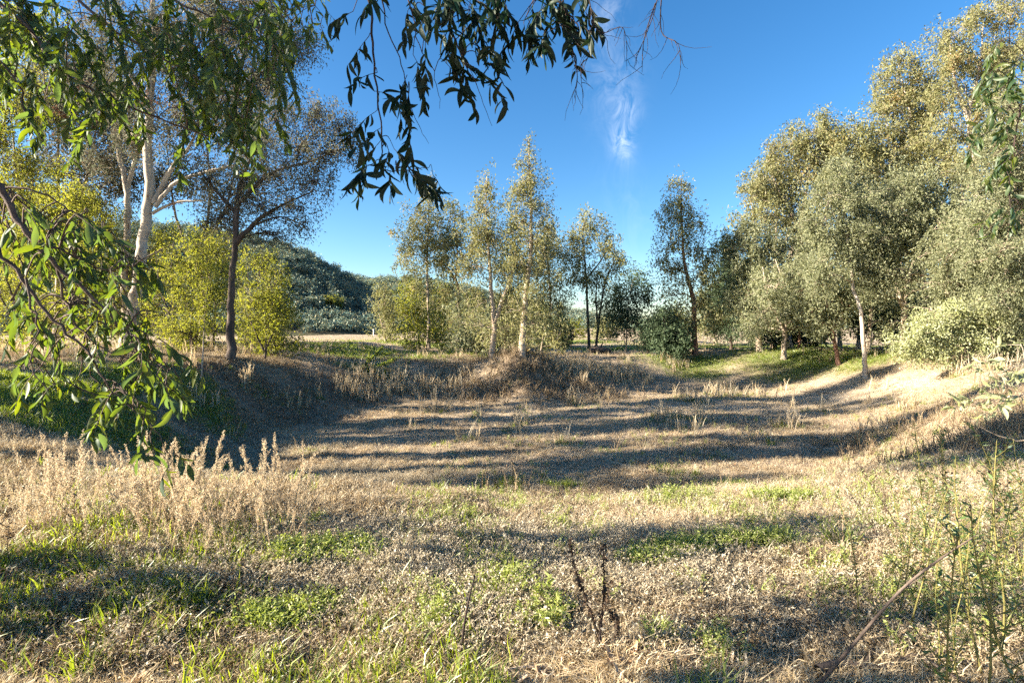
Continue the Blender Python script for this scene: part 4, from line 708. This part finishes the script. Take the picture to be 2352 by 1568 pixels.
# top centre bough
tw = jit([(835, 30, 3, .2, -.3), (850, 90, 3, .22, -.2), (860, 180, 3, .25, -.4), (870, 220, 3, .3, .1), (870, 260, 3, .3, -.3), (880, 290, 3, .3, .2), (875, 320, 3, .35, -.1), (885, 350, 3, .3, .3), (870, 370, 3, .3, -.3), (900, 380, 3, .25, .5),
      (880, 400, 3, .22, 0), (940, 405, 3, .2, .6), (960, 395, 3, .25, .8), (990, 395, 3, .1, .6), (900, 330, 3, .35, .3), (920, 250, 3, .3, .2), (930, 180, 3, .3, .1), (960, 210, 3, .3, .1), (945, 120, 3, .3, .2),
      (980, 100, 3, .3, .2), (1000, 140, 3, .3, .1), (1020, 60, 3, .35, .2), (1050, 120, 3, .3, .2), (1060, 150, 3, .35, .4), (1080, 40, 3, .3, .3), (1090, 110, 3, .2, .3), (1110, 130, 3, .3, .3),
      (900, -20, 3, .3, .1), (960, -20, 3, .35, .1), (1010, -10, 3, .35, .1), (1060, -20, 3, .3, .1), (1120, -20, 3, .3, .1), (1180, -30, 3, .3, .1), (1200, 40, 3, .3, .1), (1240, 0, 3, .3, 0), (1270, 30, 3, .35, 0),
      (1300, 10, 3, .35, .1), (1320, 50, 3, .3, .1), (1290, 60, 3, .3, -.1), (1250, 60, 3, .25, -.2), (1330, -10, 3, .25, .3), (1200, 60, 3, .25, -.1), (1150, 20, 3, .25, .1)], 9)
tw += jit([(x, y, 3.05, .26, .1) for x, y in zip(rr_.uniform(960, 1340, 26), rr_.uniform(-60, 30, 26))], 9)
bough("blackish eucalyptus bough hanging in front of the open sky at top centre",
      [[(800, -150, 3, .012), (845, -20, 3, .009), (858, 100, 3, .007), (870, 240, 3, .005), (878, 340, 3, .004), (890, 390, 3, .003), (985, 385, 3, .0015)],
       [(860, -150, 3, .008), (880, 30, 3, .004), (920, 150, 3, .003), (950, 260, 3, .002), (985, 330, 3, .001)],
       [(1000, -150, 3, .010), (1020, 0, 3, .006), (1050, 110, 3, .004), (1090, 190, 3, .002), (1130, 290, 3, .001)],
       [(1150, -150, 3, .010), (1250, -30, 3, .007), (1320, 50, 3, .004), (1340, 100, 3, .002)],
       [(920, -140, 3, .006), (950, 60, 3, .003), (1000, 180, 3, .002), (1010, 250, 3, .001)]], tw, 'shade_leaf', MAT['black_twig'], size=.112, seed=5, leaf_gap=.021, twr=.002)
# bare twigs right of it
def bare(label, lines, d, mat, seed, name="bare_twig", cat="twig"):
    r = np.random.default_rng(seed); wd = Wood(); org = P(*lines[0][0][:2], d)
    for ln in lines:
        c = catmull([P(a, b, d) + np.array([0, r.normal(0, .05), 0]) for a, b in ln], 5); wd.tube(c, np.linspace(.004, .0012, len(c)), 5)
        for j in range(1, len(c) - 1):
            if r.random() < .75:
                v = c[j + 1] - c[j - 1]; v /= np.linalg.norm(v); sd = np.array([r.normal(0, 1), r.normal(0, .5), r.normal(-.3, .5)]); q = [c[j]]; vv = v * .8 + sd * .6; vv /= np.linalg.norm(vv); L_ = r.uniform(.06, .22)
                for s_ in range(4): vv = vv + r.normal(size=3) * .25 + [0, 0, -.08]; vv /= np.linalg.norm(vv); q.append(q[-1] + vv * L_ / 4)
                wd.tube(np.array(q), np.linspace(.002, .0008, 5), 4)
    t = wd.build(name, mat, None, org); t.location = tuple(org); return tag(t, label, cat)
bare("leafless forked twigs hanging at the top right of the blackish bough", [[(1310, -80), (1345, 0), (1360, 70), (1385, 80), (1420, 90), (1440, 120)], [(1355, 60), (1352, 130), (1330, 170), (1340, 210)], [(1318, 110), (1325, 180), (1318, 230)]], 3.0, MAT['black_twig'], 8)
bare("separate leafless twig hanging at the top, rightmost against the open sky", [[(1530, -90), (1510, 0), (1490, 60), (1470, 110), (1440, 130)], [(1515, -20), (1525, 60), (1550, 110), (1565, 140)], [(1500, 20), (1480, 90), (1478, 160)]], 3.0, MAT['black_twig'], 9)
# right edge
tw = [(rr_.uniform(2265, 2370), y_, rr_.uniform(5.6, 6.4), rr_.uniform(.25, .5), rr_.uniform(-.9, 0)) for y_ in rr_.uniform(60, 480, 28)]
bough("dark leaves of a near branch hanging down the upper right edge", [[(2480, -60, 6, .02), (2400, 80, 6, .015), (2350, 220, 6, .01), (2320, 400, 6, .006), (2320, 520, 6, .003)]], tw, 'euc_leaf', MAT['black_twig'], size=.15, seed=6, leaf_gap=.03)
tw = [(x, y, 5, .3, -.8) for x, y in ((2330, 830), (2300, 860), (2350, 880), (2280, 900), (2320, 910), (2260, 915), (2300, 930), (2240, 930), (2340, 940), (2290, 950), (2330, 800), (2345, 850), (2310, 880), (2350, 910))]
bough("pale grey-green willow branch reaching in low from the right edge", [[(2460, 900, 5, .012), (2380, 900, 5, .009), (2300, 915, 5, .005), (2220, 935, 5, .002)], [(2440, 980, 5, .008), (2350, 1010, 5, .006), (2270, 990, 5, .003), (2215, 950, 5, .0015)], [(2440, 830, 5, .008), (2340, 840, 5, .004), (2290, 860, 5, .002)]], jit(tw, 8), 'willow', MAT['tan_bark'], size=.10, seed=7, leaf_gap=.02, hang=.15)

# ------------------------------------------------------------------ weeds, sticks and litter one can pick out in the foreground
gobj = bpy.data.objects["ground"]
def weed_parts(r, h, nside, leafL, leafW, lean, nleaf, side_len=.25, up=.7, leaf_up=.4, taper=.0035, low=.15):
    """stem polyline with side shoots, small leaves along all of them"""
    wd = Wood(); lv = []
    la = r.uniform(0, 6.283); v = np.array([math.cos(la) * lean, math.sin(la) * lean, 1.0]); pts = [np.zeros(3)]
    for j in range(8): v = v + np.append(r.normal(0, .06, 2), 0); pts.append(pts[-1] + v / np.linalg.norm(v) * h / 8)
    pts = np.array(pts); wd.tube(pts, np.linspace(taper, taper * .3, 9), 5); lines = [(pts, .25)]
    for j in range(nside):
        f = r.uniform(low, .95); q = f * 8; i0 = int(q); p = pts[i0] + (pts[min(i0 + 1, 8)] - pts[i0]) * (q - i0); a = r.uniform(0, 6.283)
        d = np.array([math.cos(a), math.sin(a), up]); d /= np.linalg.norm(d); L_ = side_len * h * (1.15 - f) * r.uniform(.5, 1.2) + .03
        sp = [p]
        for k in range(4): d = d + [0, 0, .12]; d /= np.linalg.norm(d); sp.append(sp[-1] + d * L_ / 4)
        sp = np.array(sp); wd.tube(sp, np.linspace(taper * .5, taper * .2, 5), 3); lines.append((sp, .1))
    P_ = []; A_ = []
    tot = sum(np.linalg.norm(l[-1] - l[0]) for l, _ in lines)
    for l, st in lines:
        m = max(2, int(nleaf * np.linalg.norm(l[-1] - l[0]) / tot))
        for j in range(m):
            f = st + (1 - st) * (j + r.random()) / m; q = f * (len(l) - 1); i0 = min(int(q), len(l) - 2); P_.append(l[i0] + (l[i0 + 1] - l[i0]) * (q - i0))
            a = r.uniform(0, 6.283); A_.append([math.cos(a), math.sin(a), leaf_up + r.normal(0, .3)])
    V, Q = leaf_quads(np.array(P_), np.array(A_), leafL * r.uniform(.5, 1.25, len(P_)), leafW * r.uniform(.7, 1.2, len(P_)), r)
    return wd, V, Q
def weed_kind(n, seed, stem, leaf, **kw):
    out = []
    for k in range(n):
        wd, V, Q = weed_parts(np.random.default_rng(seed + k), **kw)
        out.append((mesh("stem", np.vstack(wd.V), np.vstack(wd.Q), np.vstack(wd.T), MAT[stem], True), mesh("leaves", V, Q, None, MAT[leaf])))
    return out
def plant(kind, name, label, cat, x, y, rz, sc, group=None, tilt=(0, 0)):
    t = empty(name, ground(x, y) - [0, 0, .015]); t.rotation_euler = (tilt[0], tilt[1], rz); t.scale = (sc,) * 3; tag(t, label, cat, group)
    link("stem", kind[0], t); link("foliage", kind[1], t)["kind"] = 'stuff'; return t
ORD = ("leftmost", "second from left", "third from left", "fourth from left", "fifth from left", "sixth from left", "seventh from left", "eighth from left", "ninth from left", "tenth from left", "eleventh from left", "twelfth from left")
def single_out(items):
    """items: (object, label, px, py): those alike in look and place are told apart by their order from the left"""
    by = {}
    for it in items: by.setdefault(it[1], []).append(it)
    for lb, l_ in by.items():
        if len(l_) > 1:
            for k_, it in enumerate(sorted(l_, key=lambda q: q[2])): it[0]["label"] = lb + ", " + (ORD[k_] if k_ < len(l_) - 1 and k_ < 12 else "rightmost" if k_ == len(l_) - 1 else ORD[11])
KG = weed_kind(7, 100, 'stem_green', 'weed_leaf', h=1.0, nside=9, leafL=.042, leafW=.011, lean=.16, nleaf=100, side_len=.24, taper=.006, low=.3)
KP = weed_kind(6, 200, 'stem_straw', 'plume', h=1.0, nside=30, leafL=.02, leafW=.0065, lean=.13, nleaf=620, side_len=.085, up=1.5, taper=.0038, low=.4)
KB = weed_kind(4, 300, 'black_twig', 'dead_leaf', h=1.0, nside=7, leafL=.03, leafW=.014, lean=.12, nleaf=90, side_len=.3, taper=.003, low=.3)
KL = weed_kind(4, 400, 'stem_green', 'lime_forb', h=1.0, nside=12, leafL=.14, leafW=.045, lean=.25, nleaf=150, side_len=.5, taper=.012, low=.05)
w_ = np.random.default_rng(21); its = []
for k in range(46):
    f = w_.random(); x = w_.uniform(1.35, 3.2); y = w_.uniform(1.75, 3.3)
    if x / y < .62 + w_.random() * .25: x = y * w_.uniform(.74, 1.05)
    hh = w_.uniform(.45, 1.0) * (.65 + .35 * min(1, (x / y - .5) / .4))
    qx = CX + x / y * F; zn = "left of the long leaning stem's foot" if qx < 1880 else "beside the long leaning stem's foot" if qx < 2000 else "under the middle of the long leaning stem" if qx < 2130 else "under the tip of the long leaning stem" if qx < 2250 else "right of the leaning stem's tip" if qx < 2380 else "at the right edge"
    o = plant(KG[k % 7], "weed", ("tall " if hh > .72 else "short " if hh < .52 else "mid-height ") + ("near" if y < 2.3 else "farther") + " leafy green weed " + zn, "weed", x, y, w_.uniform(0, 6.28), hh, "green weeds at the bottom right"); its.append((o, o['label'], qx, 0))
single_out(its); its = []
for k, (px, py, top) in enumerate(((2110, 1300, 1010), (2165, 1290, 1020), (2230, 1330, 1040), (2290, 1300, 980), (2320, 1330, 1060), (2050, 1300, 1090), (2345, 1290, 1000))):
    g = G(px, py); hh = (py - top) / F * g[1]
    plant(KB[k % 4], "dry_weed", ("leftmost", "second from left", "third from left", "fourth from left", "fifth from left", "sixth from left", "rightmost")[(1, 2, 3, 4, 5, 0, 6)[k]] + " tall blackish weed stem standing above the right-hand thicket", "weed", g[0], g[1], w_.uniform(0, 6.28), hh, "dark weed stems at the right", (0, w_.normal(-.12, .12)))
for k in range(150):
    px, py = (w_.uniform(330, 700), w_.uniform(1180, 1310)) if k < 96 else (w_.uniform(10, 420), w_.uniform(1160, 1270))
    g = G(px, py); hh = w_.uniform(.36, .72)
    zn = "at the left edge" if px < 100 else "left of the drooping bough's tip" if px < 230 else "below the drooping bough's tip" if px < 330 else "just right of the drooping bough" if px < 430 else "in the middle of the stand's right half" if px < 530 else "near the stand's right end" if px < 620 else "at the right end of the stand"
    o = plant(KP[k % 6], "plume_weed", ("tall " if hh > .6 else "short " if hh < .47 else "mid-height ") + ("front-row" if py > (1270 if px > 330 else 1230) else "middle-row" if py > (1220 if px > 330 else 1195) else "back-row") + " feathery dry weed " + zn, "weed", g[0], g[1], w_.uniform(0, 6.28), hh, "feathery dry weeds at the lower left", (0, w_.normal(.17, .1))); its.append((o, o['label'], px, py))
single_out(its)
for k, (px, py, top) in enumerate(((180, 1290, 1080), (225, 1300, 1120), (40, 1330, 1090), (300, 1320, 1180))):
    g = G(px, py)
    plant(KB[k % 4], "dry_weed", ("second from left", "third from left", "leftmost", "rightmost")[k] + " thin dark stem among the feathery weeds", "weed", g[0], g[1], w_.uniform(0, 6.28), (py - top) / F * g[1], "dark stems among the feathery weeds", (0, w_.normal(0, .15)))
for px, py, top, nm in ((318, 1190, 985, "tallest feathery dry weed, rising above the stand at the left"), (180, 1150, 985, "tall feathery dry weed below the tip of the drooping bough"), (1935, 1262, 1060, "tall pale feathery weed standing alone right of centre by the grass tuft"), (2080, 1200, 1085, "short pale weed standing alone left of the right-hand thicket")):
    g = G(px, py); plant(KP[2], "plume_weed", nm, "weed", g[0], g[1], w_.uniform(0, 6.28), (py - top) / F * g[1])
for px, py, sz, nm in ((1245, 1440, .20, "bushy lime green plant in the sunny litter at bottom centre"), (1020, 1450, .11, "small dark green plant left of the thin leaning stalk"), (1300, 1415, .08, "little green plant just right of the bushy lime one"), (1140, 1440, .07, "low green sprig between the thin stalk and the bushy lime plant")):
    g = G(px, py); t = empty("green_bush", g - [0, 0, .01]); tag(t, nm, "plant")
    for k in range(int(10 + sz * 50)):
        a = w_.uniform(0, 6.28); rr2 = sz * .8 * math.sqrt(w_.random()); kd = KL[k % 4]; c = link("shoot", kd[0], t); c.location = (math.cos(a) * rr2, math.sin(a) * rr2, 0); c.rotation_euler = (w_.normal(0, .2), w_.normal(0, .2), a); c.scale = (sz * w_.uniform(.6, 1.1),) * 3
        l_ = link("foliage", kd[1], c); l_["kind"] = 'stuff'
# dead dark weed in the middle foreground, hand shaped
def shaped(name, label, cat, d, lines, mat, leaf, nleaf, LL, LW, seed):
    r = np.random.default_rng(seed); wd = Wood(); P_ = []; org = P(lines[0][0][0], lines[0][0][1], d); org[2] = float(H(org[0], org[1]))
    for ln in lines:
        pts = [P(a, b, d) + np.array([0, r.normal(0, .02), 0]) for a, b, _ in ln]
        c = catmull(pts, 6); wd.tube(c, np.interp(np.linspace(0, 1, len(c)), np.linspace(0, 1, len(ln)), [q[2] for q in ln]), 6)
        n_ = int(nleaf * np.linalg.norm(c[-1] - c[0])); f = r.uniform(.12, 1, n_) * (len(c) - 1); i0 = np.minimum(f.astype(int), len(c) - 2); P_.append(c[i0] + (c[i0 + 1] - c[i0]) * (f - i0)[:, None] + r.normal(0, .006, (n_, 3)))
    t = empty(name, org); tag(t, label, cat); wd.build("stem", mat, t, org)
    if nleaf:
        Pn = np.vstack(P_); V, Q = leaf_quads(Pn - org, r.normal(size=(len(Pn), 3)) + [0, 0, -.3], LL * r.uniform(.5, 1.2, len(Pn)), LW, r); o = link("foliage", mesh("foliage", V, Q, None, leaf), t); o["kind"] = 'stuff'
    return t
shaped("dead_weed", "blackish dead weed with shrivelled leaves, alone at the bottom centre", "weed", 2.35, [[(1372, 1580, .0065), (1378, 1470, .0055), (1388, 1360, .0042), (1384, 1245, .002)], [(1378, 1470, .004), (1350, 1380, .003), (1322, 1310, .0024), (1308, 1235, .0015)], [(1386, 1400, .002), (1400, 1330, .001)], [(1375, 1540, .003), (1420, 1440, .0015), (1400, 1400, .001)], [(1374, 1560, .003), (1425, 1500, .002), (1445, 1460, .001)]], MAT['black_twig'], MAT['dead_leaf'], 270, .024, .013, 31)
shaped("dry_stalk", "thin bare dark stalk leaning slightly right at the bottom, left of the dead weed", "stalk", 2.3, [[(1054, 1585, .007), (1062, 1470, .006), (1074, 1390, .0045), (1090, 1325, .003)]], MAT['black_twig'], None, 0, 0, 0, 32)
shaped("dry_stalk", "long dark stem leaning right across the green weeds in the bottom right corner", "stalk", 2.1, [[(1870, 1590, .0075), (1960, 1470, .0068), (2070, 1362, .0058), (2150, 1290, .0045), (2225, 1222, .0025)], [(1960, 1470, .003), (1900, 1430, .0015)], [(2070, 1362, .003), (2140, 1330, .0015)]], MAT['dark_bark'], None, 0, 0, 0, 33)
dG = G(1935, 1260)[1]
shaped("grass_tuft", "bright arching green grass clump right of centre under the tall pale weed", "grass", dG, [[(1930 + a, 1262, .0022), (1930 + a * 1.5 + b * .5, 1235 - c_ * .5, .0022), (1930 + a * 1.8 + b, 1225 - c_ + abs(b) * .25, .001)] for a, b, c_ in [(w_.normal(0, 14), w_.normal(0, 34), w_.uniform(0, 45)) for _ in range(44)]], MAT['green_blade'], None, 0, 0, 0, 34)
# fallen bark strips, sticks, stones
def strip(px, py, L_, W_, rz, mat, label, seed):
    r = np.random.default_rng(seed); g = G(px, py); V = []; Q = []; n = 9
    for k in range(n):
        f = k / (n - 1) - .5; w2 = W_ * (.35 + .65 * math.cos(f * 2.6)) * r.uniform(.85, 1.1); c = .18 * L_ * math.sin(f * 3 + seed); z = .012 + abs(f) ** 2 * L_ * .12
        for j, q in enumerate((-1, -.4, .4, 1)): V.append((f * L_, c + q * w2 / 2, z + q * q * w2 * .45))
    m = len(V); V += [(a, b, c + .004) for a, b, c in V]
    for k in range(n - 1):
        for j in range(3): i = k * 4 + j; Q += [(i, i + 4, i + 5, i + 1), (m + i, m + i + 1, m + i + 5, m + i + 4)]
        for j in (0, 3): i = k * 4 + j; Q.append((i, i + m, i + 4 + m, i + 4))
    o = link("bark_strip", mesh("bark_strip", V, Q, None, mat, True)); o.location = g + [0, 0, .01]; o.rotation_euler = (r.normal(0, .08), r.normal(0, .08), rz); return tag(o, label, "bark", "fallen bark strips")
for k, (px, py, L_, W_, rz, lb) in enumerate(((1560, 1375, .20, .022, .2, "tan bark strip on the bright litter below the green forbs"), (2060, 1330, .16, .02, 1.2, "tan bark strip under the leaning dark stem"), (1760, 1420, .26, .03, .3, "bark strip at the upper edge of the right-hand shade"),
      (1980, 1500, .34, .04, -.15, "broad bark strip beside the foot of the leaning dark stem"), (1590, 1520, .24, .03, .5, "bark strip in the shaded litter right of the dead weed"), (1270, 1420, .1, .014, 1.1, "short orange bark piece left of the bushy lime plant"),
      (850, 1500, .2, .02, .15, "bark strip in the litter at bottom left of centre"), (430, 1500, .3, .03, -.1, "pale bark strip near the bottom edge at the left"), (560, 1470, .15, .02, .6, "little bark strip between two green tufts at lower left"), (1680, 1555, .3, .035, .1, "bark strip touching the bottom edge right of centre"), (1830, 1350, .14, .016, .1, "slim bark strip on the sunny path"), (1000, 1500, .18, .02, -.3, "bark strip beside the thin leaning stalk"))):
    strip(px, py, L_, W_, rz, MAT['red_bark' if k % 2 else 'tan_bark'], lb, 50 + k)
for k, (px, py, L_, rad, rz, lb) in enumerate(((1700, 1490, .5, .008, .25, "long fallen stick in the shaded litter at lower right"), (1900, 1450, .6, .009, -.1, "fallen stick left of the green thicket"), (2050, 1545, .7, .02, .05, "thick fallen branch at the bottom edge right"), (1280, 1545, .5, .008, .1, "fallen stick at the bottom edge beside the dead weed"),
      (300, 1430, .4, .006, .9, "fallen stick among the green grass at lower left"), (500, 1525, .7, .009, .03, "fallen stick along the bottom edge at the left"), (950, 965, 1.6, .02, .4, "grey fallen branch on the floor of the hollow near the left slope"), (780, 1075, .8, .01, .2, "thin fallen branch on the left part of the floor"), (1900, 905, 1.8, .015, -.5, "fallen stick on the sunny right slope"))):
    r = np.random.default_rng(70 + k); wd = Wood(); pts = np.array([[(f - .5) * L_, r.normal(0, .03) * L_, rad + .02 + r.uniform(0, .03) * L_ * .3] for f in np.linspace(0, 1, 6)]); c = catmull(pts, 4); wd.tube(c, np.linspace(rad, rad * .4, len(c)), 6)
    for j in (6, 12, 15): wd.tube(catmull([c[j], c[j] + [.08 * L_, r.normal(0, .1) * L_, .03 * L_], c[j] + [.16 * L_, r.normal(0, .16) * L_, .03 * L_]], 3), np.linspace(rad * .5, rad * .2, 7), 4)
    o = wd.build("fallen_stick", MAT['dark_bark' if k % 3 else 'tan_bark']); o.location = G(px, py); o.rotation_euler = (0, 0, rz); tag(o, lb, "stick", "fallen sticks")
for px, py, lb in ((1685, 1269, "small whitish stone at the edge of the green forbs"), (1807, 1287, "small whitish stone on the sunny path")):
    m, t = M("pale_stone"); bs = t.nodes.new("ShaderNodeBsdfDiffuse"); t.links.new(ramp(t, [(.3, (.5, .46, .4)), (.7, (.72, .68, .6))], noise(t, 20)), bs.inputs[0]); o_ = t.nodes.new("ShaderNodeOutputMaterial"); t.links.new(bs.outputs[0], o_.inputs[0])
    V = []; r = np.random.default_rng(int(px)); 
    for i in range(5):
        for j in range(8): ph = math.pi * (i / 4 - .5); V.append(np.array([math.cos(ph) * math.cos(j * .785), math.cos(ph) * math.sin(j * .785) * .8, .6 * math.sin(ph)]) * .018 * r.uniform(.85, 1.15))
    Q = [(i * 8 + j, i * 8 + (j + 1) % 8, i * 8 + 8 + (j + 1) % 8, i * 8 + 8 + j) for i in range(4) for j in range(8)]
    o = link("stone", mesh("stone", V, Q, None, m, True)); o.location = G(px, py) + [0, 0, .02]; tag(o, lb, "stone")
# fallen leaves near the camera: pieces of the ground's litter
fl = sample(300, 1.95, 3.6, 1.6, 1.0); LM = [mesh("fallen_leaf", *curled(w_.uniform(.07, .12), w_.uniform(.02, .034), w_.uniform(.3, 1.6)), None, MAT['litter'], True) for _ in range(8)]
for k, p in enumerate(fl):
    o = link("fallen_leaf", LM[k % 8], gobj); o.location = p + [0, 0, .03]; o.rotation_euler = (w_.normal(0, .35), w_.normal(0, .35), w_.uniform(0, 6.28))
# on the far bank: a fallen leafy branch, a dark log, a small marker post
dB = depth(850, 855)
shaped("fallen_branch", "fallen leafy green branch lying on the far bank left of the dry weeds", "branch", dB, [[(800, 872, .04), (830, 845, .035), (860, 815, .02), (880, 795, .01)], [(830, 845, .02), (880, 835, .015), (905, 825, .006)], [(845, 830, .02), (850, 805, .008)], [(860, 815, .012), (900, 810, .005)], [(835, 842, .02), (870, 855, .006)]], MAT['dark_bark'], MAT['lime_forb'], 420, .10, .035, 41)
g = G(1375, 812); wd = Wood(); wd.tube(np.array([[-.55, 0, .16], [-.2, .03, .2], [.2, 0, .19], [.6, -.05, .15]]), [.17, .2, .19, .15], 10); wd.tube(np.array([[.1, 0, .25], [.15, .05, .45], [.25, .05, .6]]), [.06, .045, .03], 6)
o = wd.build("fallen_log", MAT['dark_bark']); o.location = g; tag(o, "dark fallen log at the foot of the two dark-stemmed trees", "log")
g = G(858, 772); t = empty("marker_post", g); tag(t, "tiny white marker post in the field at the foot of the hill", "post")
wd = Wood(); wd.tube(np.array([[0, 0, 0], [0, 0, .9]]), .07, 8); m, tt = M("post_white"); bs = tt.nodes.new("ShaderNodeBsdfDiffuse"); bs.inputs[0].default_value = (.7, .7, .68, 1); o_ = tt.nodes.new("ShaderNodeOutputMaterial"); tt.links.new(bs.outputs[0], o_.inputs[0])
wd.build("post", m, t); wd = Wood(); wd.tube(np.array([[0, 0, .9], [0, 0, 1.1]]), .11, 8); wd.build("cap", m, t)
# a yellow-green bush on the hillside
gx_ = P(765, 660, 118); gz_ = float(hill_h(gx_[0], gx_[1]))
t = empty("hill_bush", (gx_[0], gx_[1], gz_)); tag(t, "round yellow-green bush alone on the dark hillside", "bush")
r = np.random.default_rng(5); c = norm(r.normal(size=(40, 3))) * [2.6, 2.6, 1.3] * (r.random((40, 1)) ** .4) + [0, 0, 1.4]; p = c[r.integers(0, 40, 5000)] + r.normal(size=(5000, 3)) * .35; V, Q = leaf_quads(p, r.normal(size=(5000, 3)), .28, .13, r)
o = link("foliage", mesh("foliage", V, Q, None, MAT['backlit']), t); o["kind"] = 'stuff'
wd = Wood()
for k in range(8): wd.tube(catmull([np.array([0, 0, -.2]), c[k] * .5, c[k]], 4), np.linspace(.12, .03, 9), 5)
wd.build("stem", MAT['dark_bark'], t)
